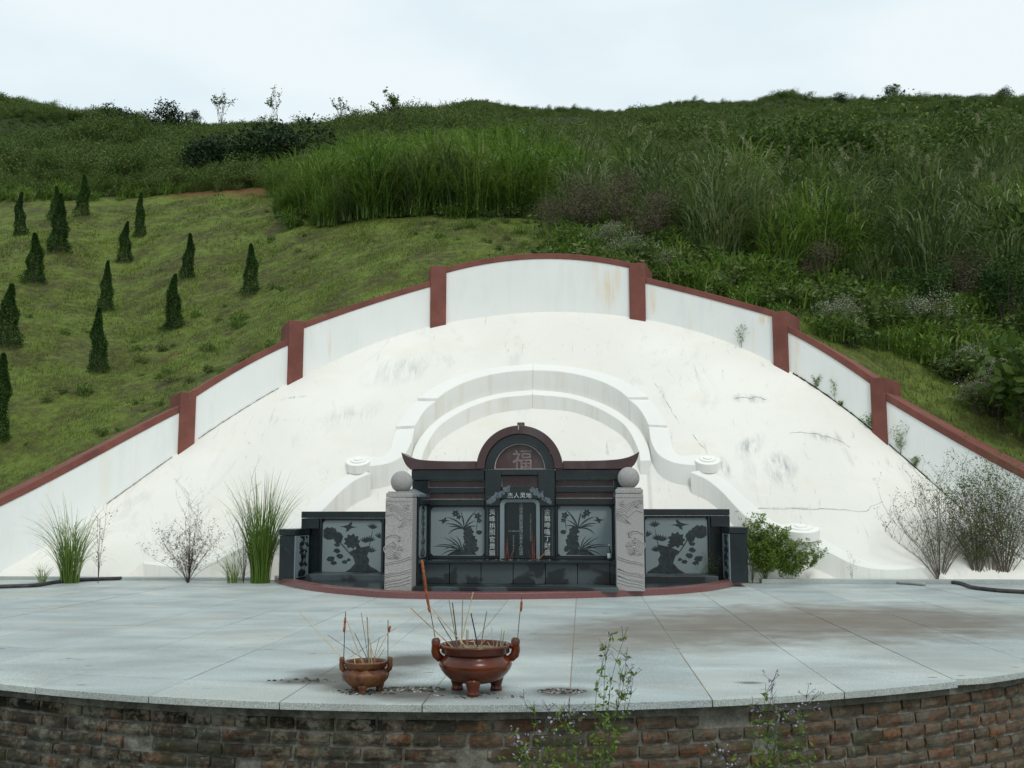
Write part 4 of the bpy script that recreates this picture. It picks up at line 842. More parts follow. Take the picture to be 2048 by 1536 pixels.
# ------------------------------------------------------------------ hoses
HOSE = M_simple('dirty_black_hose', (.02, .018, .02), (.06, .055, .055), 12, .6)
def hose(pts, r, lab, name='hose', mat=HOSE):
    P_ = resample([P_z(*p, )[:2] for p in pts], 50); m = MB(); m.tube([(x, y, r+.001) for x, y in P_], r, 8); o = m.build(name, mat, smooth=True); tag(o, lab, 'hose' if 'hose' in name else 'pipe'); return o
hose([(-60,1180),(0,1177),(60,1175),(110,1168),(170,1163),(243,1160)], .022, 'black hose lying on the paving at the far left edge of the terrace')
hose([(1722,1161),(1760,1165),(1850,1172)], .018, 'grey pipe lying on the paving in front of the right rim end', 'pipe', M_simple('grey_pipe', (.25, .25, .24), (.35, .34, .32), 10, .5))
hose([(1730,1160),(1830,1164),(1900,1168),(1960,1181),(2010,1186),(2100,1190)], .022, 'dark hose curving across the paving at the right edge of the terrace')

# ------------------------------------------------------------------ vegetation building blocks
def strips(bx, by, bz, h, lean, az, w, seg=5, droop=1.0, twist=0):
    """grass blades as tapering strips; arrays of length n -> verts, faces, tint"""
    n = len(bx); t = np.linspace(0, 1, seg+1)[None, :]; hh = h[:, None]; ln = lean[:, None]
    out = ln*hh*(t**1.7); z = hh*(t - droop*ln*.55*t**3); ax, ay = np.cos(az)[:, None], np.sin(az)[:, None]
    X = bx[:, None]+ax*out; Y = by[:, None]+ay*out; Z = bz[:, None]+z; ww = w[:, None]*(1-t**1.6)*.5+.0004
    fa = (az+rng.uniform(-.9, .9, n)+twist)[:, None]; px, py = -np.sin(fa), np.cos(fa)
    L = np.stack([X-px*ww, Y-py*ww, Z], -1); R_ = np.stack([X+px*ww, Y+py*ww, Z], -1); V = np.stack([L, R_], 2).reshape(n, -1, 3)
    k = 2*(seg+1); base = (np.arange(n)*k)[:, None, None]; s = np.arange(seg)*2; q = np.stack([s, s+1, s+3, s+2], -1)[None]; Fc = (base+q).reshape(-1, 4)
    tint = np.repeat(rng.random(n), k); return V.reshape(-1, 3), Fc, tint
def leaves(c, size, asp=.45, up=.4, jit=1.0):
    n = len(c); d = rng.normal(size=(n, 3)); d[:, 2] = d[:, 2]*(1-up)+up; d /= np.linalg.norm(d, axis=1)[:, None]
    e_ = rng.normal(size=(n, 3)); e_ -= (e_*d).sum(1)[:, None]*d; e_ /= np.linalg.norm(e_, axis=1)[:, None]; s = (size*rng.uniform(.6, 1.3, n))[:, None]
    V = np.stack([c, c+d*s*.5+e_*s*asp*.5, c+d*s, c+d*s*.5-e_*s*asp*.5], 1); return V.reshape(-1, 3), np.arange(n*4).reshape(n, 4), np.repeat(rng.random(n), 4)
def merge(parts):
    Vs, Fs, Ts = [], [], []; o = 0
    for V, Fc, t in parts: Vs.append(V); Fs.append(Fc+o); Ts.append(t); o += len(V)
    return np.concatenate(Vs), np.concatenate(Fs), np.concatenate(Ts)
LG = M_leaf('lawn_blades', [(.080, .068, .038), (.10, .125, .030), (.14, .195, .036), (.19, .25, .055), (.22, .20, .09)], tr=.3, spec=.15, nscale=.5)
REED = M_leaf('tall_cane_grass', [(.035, .055, .014), (.08, .16, .02), (.135, .24, .03), (.21, .31, .055), (.38, .38, .17)], .4, .35, .4)
REED2 = M_leaf('bluish_cane_grass', [(.035, .05, .018), (.07, .115, .03), (.12, .175, .048), (.18, .24, .08), (.34, .32, .18)], .4, .33, .4)
BUSH = M_leaf('hill_shrub_leaves', [(.024, .045, .012), (.052, .09, .020), (.088, .145, .030), (.135, .19, .05), (.18, .18, .08)], .6, .3, .15, nscale=.08)
BUSHG = M_leaf('fresh_shrub_leaves', [(.022, .045, .010), (.05, .095, .016), (.09, .15, .026), (.14, .20, .045)], .5, .3, .2)
CYP = M_leaf('cypress_scales', [(.010, .028, .007), (.022, .056, .012), (.038, .085, .016), (.058, .11, .024)], .65, .12, .15)
DARKL = M_leaf('dark_evergreen_leaves', [(.010, .022, .008), (.02, .042, .012), (.035, .065, .02)], .6, .15, .2)
PLUME = M_leaf('silvery_plume', [(.20, .20, .10), (.32, .32, .18), (.44, .42, .27)], .8, .3, .1)
DRY = M_leaf('dry_purplish_twigs', [(.085, .07, .045), (.14, .115, .08), (.22, .185, .13)], .9, .1, .1)
HGR = M_leaf('hill_grass_blades', [(.055, .085, .022), (.095, .145, .034), (.145, .20, .05), (.21, .22, .09)], .6, .3, .2, nscale=.06)
FLW = M_leaf('pale_seed_heads', [(.24, .23, .19), (.40, .38, .32), (.55, .53, .46)], .8, .3, .1)
PURP = M_leaf('lilac_flowers', [(.26, .19, .36), (.42, .34, .52), (.6, .54, .62)], .7, .3, .2)
WEEDL = M_leaf('weed_leaves', [(.07, .12, .018), (.14, .22, .032), (.22, .31, .06)], .5, .35, .3)
GRN = M_leaf('clump_grass_blades', [(.06, .10, .018), (.11, .20, .03), (.19, .28, .06), (.32, .33, .15)], .45, .35, .3)
BARK = M_simple('brown_bark', (.05, .038, .028), (.10, .08, .06), 20, .9); RUST = M_leaf('dry_reddish_leaves', [(.035, .018, .014), (.07, .04, .028), (.12, .08, .05)], .9, .15, .1); RSTEM = M_simple('dark_reddish_stem', (.03, .016, .014), (.07, .04, .032), 20, .9); TSTEM = M_simple('tan_brown_twigs', (.085, .065, .045), (.17, .135, .10), 20, .9); STEM = M_simple('green_stem', (.05, .08, .02), (.09, .12, .035), 20, .7); DSTEM = M_simple('dry_dark_stem', (.035, .026, .024), (.085, .065, .055), 20, .9)

# lawn blades
def inlawn(px, py):
    lim = np.interp(px, [-300, 0, 200, 330, 420, 540, 545, 600, 850, 1000, 1130, 1140, 3000], [400, 402, 402, 386, 372, 374, 446, 446, 436, 434, 440, 99999, 99999]); return py > lim
n0 = 520000; uu = rng.uniform(-9, 9, n0); vv = rng.uniform(0, 1, n0)**.8*17; XX, YY = fan(uu, vv); ok = (np.abs((XX-CAM[0])/YY) < .66) & (YY > 10)
uu, vv, XX, YY = uu[ok], vv[ok], XX[ok], YY[ok]; ZZ = fan_z(uu, vv, XX, YY)
rel = np.stack([XX, YY, ZZ], -1)-CAM; w_ = rel@DV; px = CX+F*(rel@RV)/w_; py = CY-F*(rel@UV_)/w_
patch = hash_noise(XX, YY, .5, 11)+.6*hash_noise(XX, YY, 1.7, 13)
right = (px >= 1130); keep = ((~right & inlawn(px, py)) | (right & (vv < 6.5))) & (px > -60) & (px < 2110) & (rng.random(len(px)) < np.clip(.55+patch*1.5, .04, 1))
red = (np.hypot((XX-at(470, 31.5)[0])/2.6, (YY-31.5)/.9) < .8); keep &= ~red
XX, YY, ZZ = XX[keep], YY[keep], ZZ[keep]; right = right[keep]; n = len(XX); h = rng.uniform(.022, .06, n)*(1+.9*hash_noise(XX, YY, .6, 4))*np.where(right, 1.6, 1.0); az_ = rng.uniform(0, 6.283, n); ln_ = rng.uniform(.3, 1.0, n)*h
ww_ = rng.uniform(.006, .013, n)*np.clip(YY/18, .8, 1.6); fx, fy = np.cos(az_+1.57)*ww_, np.sin(az_+1.57)*ww_
Vt = np.stack([np.stack([XX-fx, YY-fy, ZZ-.02], -1), np.stack([XX+fx, YY+fy, ZZ-.02], -1), np.stack([XX+np.cos(az_)*ln_, YY+np.sin(az_)*ln_, ZZ+h], -1)], 1).reshape(-1, 3)
tn = np.repeat(np.clip(.42+.55*patch[keep]+rng.uniform(-.3, .3, n), 0, 1), 3)
lawn = np_mesh('lawn_grass', Vt, np.arange(3*n).reshape(n, 3), LG, tint=tn); tag(lawn, 'short uneven lawn grass covering the slope behind the wall', 'grass', kind='stuff')
print('lawn blades', n)

# cane grass clumps
def cane_mesh(seed, hgt, nb, rad, mat, plumes=0):
    n = int(nb*.65); a = rng.uniform(0, 6.283, n); r = rad*np.sqrt(rng.random(n)); bx, by = r*np.cos(a), r*np.sin(a)
    h = hgt*rng.uniform(.4, 1.0, n); lean = np.where(rng.random(n) < .45, rng.uniform(.45, 1.0, n), rng.uniform(.08, .4, n)); az = a+rng.normal(0, .8, n)
    parts = [strips(bx, by, np.zeros(n), h, lean, az, rng.uniform(.018, .034, n), 6, 1.3)]
    n2 = nb; a = rng.uniform(0, 6.283, n2); r = rad*np.sqrt(rng.random(n2))*1.1; zb = hgt*rng.uniform(.12, .8, n2)   # leaves leaving the culm and arching over
    parts.append(strips(r*np.cos(a), r*np.sin(a), zb, hgt*rng.uniform(.25, .42, n2), rng.uniform(.6, 1.3, n2), a+rng.normal(0, .9, n2), rng.uniform(.024, .044, n2), 6, 1.35))
    n3 = int(nb*.7); a = rng.uniform(0, 6.283, n3); r = rad*1.15*np.sqrt(rng.random(n3)); parts.append(strips(r*np.cos(a), r*np.sin(a), hgt*rng.uniform(.0, .45, n3), hgt*rng.uniform(.15, .32, n3), rng.uniform(.8, 1.6, n3), a+rng.normal(0, .9, n3), rng.uniform(.015, .03, n3), 5, 1.3))
    parts[-1] = (parts[-1][0], parts[-1][1], parts[-1][2]*.06)  # low leaves tinted dark: dry thatch, and shade painted into the clump base
    V, Fc, t = merge(parts); mi = np.zeros(len(Fc)); mats = [mat]
    if plumes:
        k = plumes; cs = []
        for _ in range(k):
            x, y = rng.uniform(-rad*.7, rad*.7, 2); zt = hgt*rng.uniform(.92, 1.18); lx = rng.uniform(-.22, .1); nn = 120; tt = rng.random(nn)
            cs.append(np.stack([x+lx*tt+rng.normal(0, .022, nn)*(1-tt*.8), y+rng.normal(0, .022, nn)*(1-tt*.8), zt+.36*tt], -1))
        pv, pf, pt = leaves(np.concatenate(cs), .075, .10, .75); V2, F2, t2 = merge([(V, Fc, t), (pv, pf, pt)]); mi = np.r_[np.zeros(len(Fc)), np.ones(len(pf))]; V, Fc, t = V2, F2, t2; mats = [mat, PLUME]
    return V, Fc, t, mats, mi
def veg_me(name, V, Fc, t, mats, mi=None):
    o = np_mesh(name, V, Fc, mats, mi=mi, tint=t); me = o.data; bpy.data.objects.remove(o); return me
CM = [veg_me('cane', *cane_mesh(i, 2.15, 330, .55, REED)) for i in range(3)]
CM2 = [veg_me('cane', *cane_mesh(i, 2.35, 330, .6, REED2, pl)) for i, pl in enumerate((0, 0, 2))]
def put(name, me, loc, rz, sc, lab, cat, grp=None, tilt=(0, 0)):
    o = bpy.data.objects.new(name, me); COL.objects.link(o); o.location = loc; o.rotation_euler = (tilt[0], tilt[1], rz); o.scale = sc if hasattr(sc, '__len__') else (sc,)*3; return tag(o, lab, cat, grp)
nc = 0
ROWN = ['front row', 'second row', 'third row', 'fourth row', 'fifth row', 'rearmost row']
def zone(p):
    for lim_, t_ in ((640, 'above the left second panel'), (760, 'at the left of the stand'), (880, 'left of the centre wall panel'), (980, 'behind the left of the centre panel'), (1080, 'behind the middle of the centre panel'), (1180, 'behind the brown dry bushes'), (1290, 'behind the right end of the centre panel'), (1400, 'above the start of the second right panel'), (1500, 'above the middle of the second right panel'), (1600, 'above the second red post on the right'), (1720, 'above the third right panel'), (1850, 'left of the dark feathery conifer'), (1960, 'behind the dark feathery conifer')):
        if p < lim_: return t_
    return 'at the right edge of the picture'
for row, (Yr, step) in enumerate([(25.4, 30), (26.8, 34), (28.4, 36), (30.3, 38), (32.5, 44)]):
    px_ = 555 + (row % 2)*18 + (0 if row < 4 else 90)
    while px_ < 1150:
        q = at(px_+rnd.uniform(-8, 8), Yr+rnd.uniform(-.5, .5)+(1.0 if px_ < 640 else 0)); s = rnd.uniform(.72, 1.15)*(.6 if px_ < 590 else .74 if px_ < 700 else .9)
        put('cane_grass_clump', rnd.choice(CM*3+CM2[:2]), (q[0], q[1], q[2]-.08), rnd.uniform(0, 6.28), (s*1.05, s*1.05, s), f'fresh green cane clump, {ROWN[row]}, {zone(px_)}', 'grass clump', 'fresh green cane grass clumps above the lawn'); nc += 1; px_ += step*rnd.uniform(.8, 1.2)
for row, (dY, step) in enumerate([(0, 62), (1.7, 58), (3.4, 55), (5.4, 55), (7.8, 52), (10.5, 50)]):
    px_ = 1170+(row % 2)*30
    while px_ < 2080:
        Yr = np.interp(px_, [1130, 1250, 1400, 1700, 2050], [23.0, 21.5, 19.5, 19.6, 20.5])+dY+rnd.uniform(-.6, .6)
        q = at(px_, Yr); s = rnd.uniform(.55, 1.12); q_ = rnd.random()
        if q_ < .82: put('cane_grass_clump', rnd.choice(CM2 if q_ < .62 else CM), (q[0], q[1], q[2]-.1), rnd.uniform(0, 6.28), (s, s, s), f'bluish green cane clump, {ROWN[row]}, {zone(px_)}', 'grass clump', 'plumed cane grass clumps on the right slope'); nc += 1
        px_ += step*rnd.uniform(.75, 1.25)
print('canes', nc)
# shrubs ------------------------------------------------------------
def bush_mesh(R_, H_, n, size, mat, flowers=0, fmat=None, lobes=7, asp=.5, hollow=.35, stems=True, trunk=0):
    cs = []; L_ = [(rng.normal(0, R_*.42), rng.normal(0, R_*.42), H_*rng.uniform(.35, .78), R_*rng.uniform(.38, .62)) for _ in range(lobes)]
    k = n//lobes
    for x, y, z, r in L_:
        d = rng.normal(size=(k, 3)); d /= np.linalg.norm(d, axis=1)[:, None]; rr = r*(hollow+(1-hollow)*rng.random(k)**.45)[:, None]*(1+.2*np.clip(rng.normal(size=k), -1.5, 1.1))[:, None]; c = np.array([x, y, z])+d*rr*[1, 1, .85]; cs.append(c)
    c = np.concatenate(cs); c[:, 2] = np.abs(c[:, 2]); V, Fc, t = leaves(c, size, asp, .35); mats = [mat]; mi = np.zeros(len(Fc)); parts = [(V, Fc, t)]
    if flowers:
        top = c[c[:, 2] > H_*.45]; cc = top[rng.integers(0, len(top), flowers)]*[1.08, 1.08, 1.06]+rng.normal(0, .02, (flowers, 3)); parts.append(leaves(cc, size*.45, .8, .5)); mats.append(fmat); mi = np.r_[mi, np.ones(flowers)]
    m = MB()
    for i in range(9 if stems else 3):
        x, y, z, r = L_[i % lobes]; m.tube([(rng.normal(0, .04*R_), rng.normal(0, .04*R_), 0), (x*.45, y*.45, z*.5), (x*.9, y*.9, z)], [.02*R_+.006+trunk, .014*R_+.004+trunk*.6, .004+trunk*.2], 4, cap=False)
    sf = np.array([f for f in m.f if len(f) == 4]); sv_ = np.array(m.v); parts.append((sv_, sf, np.full(len(sv_), .5))); mats.append(BARK); mi = np.r_[mi, np.full(len(sf), len(mats)-1)]
    V, Fc, t = merge(parts); return V, Fc, t, mats, mi
HB = [veg_me('hill_bush', *bush_mesh(.75, 1.0, 1000, .095, BUSH, lobes=8, trunk=.0)) for _ in range(4)]
HD = [veg_me('dark_bush', *bush_mesh(1.1, 1.9, 2200, .13, DARKL, lobes=11)) for _ in range(2)]
HG = [veg_me('green_bush', *bush_mesh(.9, 1.5, 3600, .075, BUSHG, lobes=11)) for _ in range(2)]
# far vegetation: scattered by geometry nodes, one object
def scatter(name, pts, scl, meshes, label, cat):
    col = bpy.data.collections.new(name+'_sources')
    for me in meshes: col.objects.link(bpy.data.objects.new('bush_source', me))
    me = bpy.data.meshes.new(name); me.vertices.add(len(pts)); me.vertices.foreach_set('co', np.asarray(pts, np.float32).ravel()); me.update()
    a = me.attributes.new('scl', 'FLOAT', 'POINT'); a.data.foreach_set('value', np.asarray(scl, np.float32)); o = link(name, me)
    ng = bpy.data.node_groups.new(name, 'GeometryNodeTree'); ng.interface.new_socket('Geometry', in_out='INPUT', socket_type='NodeSocketGeometry'); ng.interface.new_socket('Geometry', in_out='OUTPUT', socket_type='NodeSocketGeometry')
    n = ng.nodes; gi = n.new('NodeGroupInput'); go = n.new('NodeGroupOutput'); ip = n.new('GeometryNodeInstanceOnPoints'); ci = n.new('GeometryNodeCollectionInfo'); ci.inputs['Collection'].default_value = col; ci.inputs['Separate Children'].default_value = True; ci.inputs['Reset Children'].default_value = True
    ip.inputs['Pick Instance'].default_value = True; rv = n.new('FunctionNodeRandomValue'); rv.data_type = 'FLOAT_VECTOR'; rv.inputs[0].default_value = (-.12, -.12, 0); rv.inputs[1].default_value = (.12, .12, 6.283)
    at_ = n.new('GeometryNodeInputNamedAttribute'); at_.data_type = 'FLOAT'; at_.inputs['Name'].default_value = 'scl'
    l = ng.links; l.new(gi.outputs[0], ip.inputs['Points']); l.new(ci.outputs[0], ip.inputs['Instance']); l.new(rv.outputs[0], ip.inputs['Rotation']); l.new(at_.outputs[0], ip.inputs['Scale']); l.new(ip.outputs[0], go.inputs[0])
    md = o.modifiers.new('scatter', 'NODES'); md.node_group = ng; return tag(o, label, cat, kind='stuff')
pts = []; scl = []
n1 = 42000; bb = rng.uniform(-.66, .52, n1); yy = np.exp(rng.uniform(math.log(30.5), math.log(150), n1)); xx = CAM[0]+bb*yy
pxx = 1165+bb*F
lim = np.where((pxx > 540) & (pxx < 1150), 36.5, np.where(pxx >= 1150, 31.5, 31.5)); ok = (yy > lim) & (rng.random(n1) < np.clip(yy/80, .30, 1)); xx, yy = xx[ok], yy[ok]
uvs = np.array([uv_of(a, b_) for a, b_ in zip(xx, yy)]); zz = fan_z(uvs[:, 0], uvs[:, 1], xx, yy)
sc_ = rng.uniform(.45, 1.15, len(xx))*np.clip(.7+hash_noise(xx, yy, 9, 21)*1.5, .3, 1.5)*np.where(yy > 75, .8, 1)*np.clip(.45+(yy-31)/10, .45, 1)
GB = [veg_me('hill_grass', *cane_mesh(20, 1.0, 150, .45, HGR)), veg_me('hill_grass', *cane_mesh(21, .8, 150, .5, HGR))]
scatter('far_hill_scrub', np.stack([xx, yy, zz-.12], -1), sc_, HB[:3]+GB+GB[:1], 'dense dark green scrub covering the distant hills', 'scrub'); print('scrub', len(xx))
# rough weeds on the right bank and at the foot of the cane
WB = [veg_me('weedy_undergrowth', *bush_mesh(.35, .45, 260, .09, BUSH, lobes=5)) for _ in range(2)] + [veg_me('weedy_undergrowth', *cane_mesh(9, .55, 110, .3, REED))]
bb = rng.uniform(-.05, .50, 2600); yy = rng.uniform(14.3, 32, 2600); xx = CAM[0]+bb*yy; uvs = np.array([uv_of(a, b_) for a, b_ in zip(xx, yy)])
pxx = 1165+bb*F; ok = (uvs[:, 1] > np.where(pxx > 1850, 1.6, .9)) & (rng.random(2600) < np.clip(uvs[:, 1]/3.5, .12, .9)) & (pxx > 1120) ; xx, yy, uvs = xx[ok], yy[ok], uvs[ok]; zz = fan_z(uvs[:, 0], uvs[:, 1], xx, yy)
scatter('bank_undergrowth', np.stack([xx, yy, zz-.05], -1), rng.uniform(.5, 1.25, len(xx)), WB, 'tangled weeds and undergrowth on the bank right of the wall', 'undergrowth')
bb = rng.uniform(-.64, -.02, 1500); yy = rng.uniform(24.5, 33, 1500); xx = CAM[0]+bb*yy; pxx = 1165+bb*F
edge = np.interp(pxx, [-200, 200, 400, 540, 560, 1130], [30.6, 30.6, 32, 32, 25.4, 24.6]); ok = (yy > edge) & (yy < edge+3.2); xx, yy = xx[ok], yy[ok]; uvs = np.array([uv_of(a, b_) for a, b_ in zip(xx, yy)]); zz = fan_z(uvs[:, 0], uvs[:, 1], xx, yy)
scatter('lawn_edge_weeds', np.stack([xx, yy, zz-.05], -1), rng.uniform(.3, 1.0, len(xx)), WB+WB[2:]*2, 'weedy fringe where the lawn meets the scrub', 'undergrowth')
uu = rng.uniform(-8.5, 1.5, 420); vv = rng.uniform(.3, 13, 420); xx, yy = fan(uu, vv); zz = fan_z(uu, vv, xx, yy); pxl = 1165+(xx-CAM[0])/yy*F; ok = (pxl > -30) & (pxl < 1120) & (yy < 29); ok &= hash_noise(xx, yy, 2.2, 31) > .02
scatter('lawn_weed_tufts', np.stack([xx[ok], yy[ok], zz[ok]-.02], -1), rng.uniform(.15, .42, ok.sum()), WB, 'low weed tufts dotted over the lawn', 'weeds')
# individual shrubs and small trees
def shrub(name, meshes, px, Y, s, lab, cat='shrub', grp=None, dz=-.06, sz=None):
    q = at(px, Y); put(name, rnd.choice(meshes), (q[0], q[1], q[2]+dz), rnd.uniform(0, 6.28), (s, s, sz or s), lab, cat, grp)
for i in range(22):
    px_ = rnd.uniform(600, 1130); Y = rnd.uniform(28.5, 36); shrub('bush_in_cane', [HD[0], HG[0], HG[1]], px_, Y, rnd.uniform(.5, .85), 'leafy bush growing among the fresh green cane above the lawn', 'bush', 'bushes among the fresh green cane')
for px_, Y, s in ((395, 34, .85), (440, 34.5, 1.0), (500, 35, 1.1), (555, 35.5, 1.1), (610, 36, 1.15), (655, 36.5, .9), (470, 37, 1.1), (540, 38, 1.1)):
    shrub('dark_shrub', HD, px_, Y, s, 'dark shrub in the row above the bare red soil', grp='dark shrubs above the red soil')
for px_, Y, s, lab in ((222, 60, 1.25, 'dark bushy tree in the saddle at the left'), (318, 66, 1.45, 'dark bushy tree right of the first in the saddle'), (275, 64, .9, 'smaller dark bush between two bushy trees in the left saddle'),
                       (370, 72, .6, 'dark round bush on the skyline below the thin tree')): shrub('bushy_tree', HD, px_, Y, s, lab, 'tree')
for px_, Y, s, lab in ((1808, 132, 1.15, 'lone round tree on the right skyline'), (1700, 128, 1.1, 'low dark tree under the right skyline'), (1268, 108, .6, 'left tree of the dark pair on the middle skyline'), (1286, 108, .8, 'right tree of the dark pair on the middle skyline'), (1510, 60, .7, 'dark bush low on the right hill slope'), (2040, 128, 1.0, 'dark tree on the skyline at the far right')): shrub('skyline_tree', HD, px_, Y, s, lab, 'tree')
for px_, Y, s, lab in ((1560, 29.5, 2.1, 'bright green leafy bush above the cane grass, leftmost of the big ones'), (1690, 30, 2.1, 'dark centred leafy bush in the middle above the cane grass'), (1770, 30, 2.0, 'green leafy bush right of the middle bush above the cane'), (1900, 31, 1.9, 'green leafy bush above the cane plumes at the right'),
                       (250, 33.5, .9, 'bright green bush behind the upper cypresses'), (90, 34, .9, 'bright green bush at the upper left behind the cypresses'), (210, 37, 1.0, 'tall green bush at the foot of the left hill')): shrub('leafy_bush', HG, px_, Y, s, lab, 'bush')
WF = [veg_me('white_flower_bush', *bush_mesh(.42, .85, 1100, .045, BUSH, 1500, FLW, lobes=10, hollow=.2)) for _ in range(3)]
for px_, Y, s, lab in ((1690, 16.35, .95, 'pale flowering bush leaning over the wall coping on the right'), (1655, 16.9, .7, 'smaller dry flowering bush just behind the coping'), (1855, 17.3, 1.25, 'pale flowering bush beyond the short grass patch'), (1800, 18.0, .8, 'pale flowering bush in front of the dark conifer'),
                       (1915, 16.2, .8, 'purplish flowering bush between grass patch and leafy bush'), (1975, 15.3, 1.15, 'large pale flowering bush above the lower right coping'), (1940, 15.2, .7, 'low flowering bush left of the large pale one at the lower right'), (1255, 18.6, .95, 'pale dry flowering bush behind the right end of the centre wall'), (1210, 19.2, .8, 'pale flowering bush left of the dry one behind the centre wall'), (1330, 18.3, .7, 'low grey flowering bush behind the second wall panel'), (1440, 17.7, .6, 'small grey flowering bush behind the coping of the second panel')):
    shrub('flowering_bush', WF, px_, Y, s, lab, 'bush')
DRYB = [veg_me('dry_bush', *bush_mesh(.6, 1.6, 3600, .045, DRY, lobes=14, hollow=.1, asp=.3)) for _ in range(2)]
for px_, Y, s, lab in ((1105, 21.4, .8, 'brown dry bush with bare stems at the right end of the lawn'), (1165, 21.0, 1.15, 'tall brown dry bush right of the bare stems'), (1235, 20.8, 1.25, 'tall brown dry bush in front of the green cane'), (1310, 19.6, 1.05, 'brown dry bush left of the drooping cane clump'), (1640, 19.0, .8, 'brown dry bush between cane clumps on the right'), (1930, 19.2, .9, 'brown dry bush by the dark conifers')): shrub('dry_bush', DRYB, px_, Y, s, lab, 'bush')
# dark conifers on the right
CONV = [veg_me('conifer', *bush_mesh(.5, 2.2, 2200, .08, CYP, lobes=16, hollow=.1, asp=.3)) for _ in range(1)]
for px_, Y, s, lab in ((1850, 17.6, .95, 'dark feathery conifer on the right bank behind the flowering bushes'), (2010, 18.2, 1.1, 'dark feathery conifer at the right edge of the picture'), (2100, 17.5, 1.2, 'dark conifer outside the right end of the bank')): shrub('dark_conifer', CONV, px_, Y, s, lab, 'conifer', sz=s*.85)
BL = [veg_me('broadleaf_bush', *bush_mesh(.8, 1.7, 700, .20, BUSHG, lobes=8, asp=.42)) for _ in range(1)]
shrub('broadleaf_bush', BL, 2050, 14.6, 1.0, 'big broad leaved bush at the right edge above the coping', 'bush', sz=1.15); shrub('broadleaf_bush', BL, 2035, 21, 1.3, 'large leaved bush behind the cane plumes at the right edge', 'bush')
# thin open trees standing against the sky on the near ridge
def open_tree(seed, H_, spread, nl=260, leaf=.09):
    q = random.Random(seed); m = MB(); tips = []
    def br(p, d, L, r, k):
        e_ = p+d*L; m.tube([p, (p+e_)/2+Vector((q.uniform(-.03, .03), q.uniform(-.03, .03), 0))*L, e_], [r, r*.8, r*.6], 4, cap=False); tips.extend([p.lerp(e_, t_) for t_ in (.5, .75, 1)] if k < 2 else [])
        if k > 0:
            for _ in range(q.choice((3, 4))): br(p.lerp(e_, q.uniform(.45, 1)), (d+Vector((q.uniform(-1, 1), q.uniform(-1, 1), q.uniform(-.1, .6)))*spread).normalized(), L*q.uniform(.45, .7), r*.55, k-1)
    br(Vector((0, 0, 0)), Vector((q.uniform(-.1, .1), 0, 1)).normalized(), H_*.5, .035, 3)
    c = np.array([tips[q.randrange(len(tips))][:] for _ in range(nl)])+rng.normal(0, .05, (nl, 3)); sf = np.array([f for f in m.f if len(f) == 4]); sv_ = np.array(m.v); lv = leaves(c, leaf, .5, .2)
    V, Fc, t = merge([lv, (sv_, sf, np.full(len(sv_), .4))]); return V, Fc, t, [BUSH, BARK], np.r_[np.zeros(len(lv[1])), np.ones(len(sf))]
for i, (px_, Y, H_, lab) in enumerate(((428, 62, 4.3, 'thin open crowned tree against the sky on the left ridge'), (545, 66, 3.9, 'slender sparse tree on the ridge left of centre'), (672, 66, 3.2, 'small twiggy tree on the ridge between two taller ones'), (765, 60, 3.9, 'twiggy dark tree left of the pair on the centre ridge'), (800, 60, 3.9, 'twiggy dark tree right of the pair on the centre ridge'), (365, 66, 2.4, 'small open tree leaning left of the thin tree'))):
    me = veg_me('open_tree', *open_tree(i+4, H_, .55, 330 if i in (3, 4) else 200, .16)); q = at(px_, Y); put('small_tree', me, (q[0], q[1], q[2]-.1), rnd.uniform(0, 6), 1, lab, 'tree')
# ------------------------------------------------------------------ cypresses on the lawn
def cypress(H_=1.3, R_=.20):
    n = 9000; t = rng.random(n)**.85; a = rng.uniform(0, 6.283, n); z = t*H_; prof = R_*1.15*(1-t)**.78*(.90+.10*np.cos(t*11))+.010
    prof = prof*(1+.15*np.sin(a+t*17)+.10*np.sin(a*4-t*23)+.06*np.sin(a*9+t*40)); r = prof*(.55+.45*rng.random(n)**.5); c = np.stack([r*np.cos(a)+.03*np.sin(t*7), r*np.sin(a), z], -1)
    return leaves(c, .036, .42, .75)
CY_ = []
for i in range(3):
    V, Fc, t = cypress(1.3, .195+.02*i); V = V+np.stack([.022*np.sin(V[:, 2]*3+i*2), 0*V[:, 2], 0*V[:, 2]], -1); CY_.append(veg_me('crown', V, Fc, t, [CYP]))
tm = MB().tube([(0, 0, -.05), (.01, 0, .5), (0, 0, 1.15)], [.028, .018, .006], 7); tme = bpy.data.meshes.new('trunk'); tme.from_pydata(tm.v, [], tm.f); tme.materials.append(BARK)
cyps = [(200,748,143,'cypress nearest the wall in the left-centre of the lawn, front row'), (348,658,125,'narrow cypress halfway up the lawn, just below another at its right shoulder'), (500,590,115,'rightmost cypress standing alone on the lawn'), (375,558,101,'cypress right behind the halfway one, second from the right'), (212,620,113,'cypress in the middle of the left lawn with a lopsided foot'),
 (245,532,92,'small cypress just below the tallest upper one'), (272,470,102,'upper cypress on the lawn at the head of the middle row'), (155,433,93,'topmost cypress by the scrub at the lawn edge'), (65,570,115,'cypress left of centre in the second row from the left edge'), (110,498,132,'broad cypress in the upper left group with another behind it'), (30,475,102,'cypress near the upper left edge with pale weeds at its foot'),
 (20,690,142,'cypress at the left edge with a crooked notched top'), (14,862,197,'large cypress cut by the left picture edge, lowest on the lawn'), (100,440,78,'cypress mostly hidden behind the broad upper left one')]
Ymap = {200:17.6,348:20.2,500:21.6,375:23,212:22,245:25.5,272:27,155:28.5,65:23,110:25,30:26.5,20:18,14:14.8,100:28}
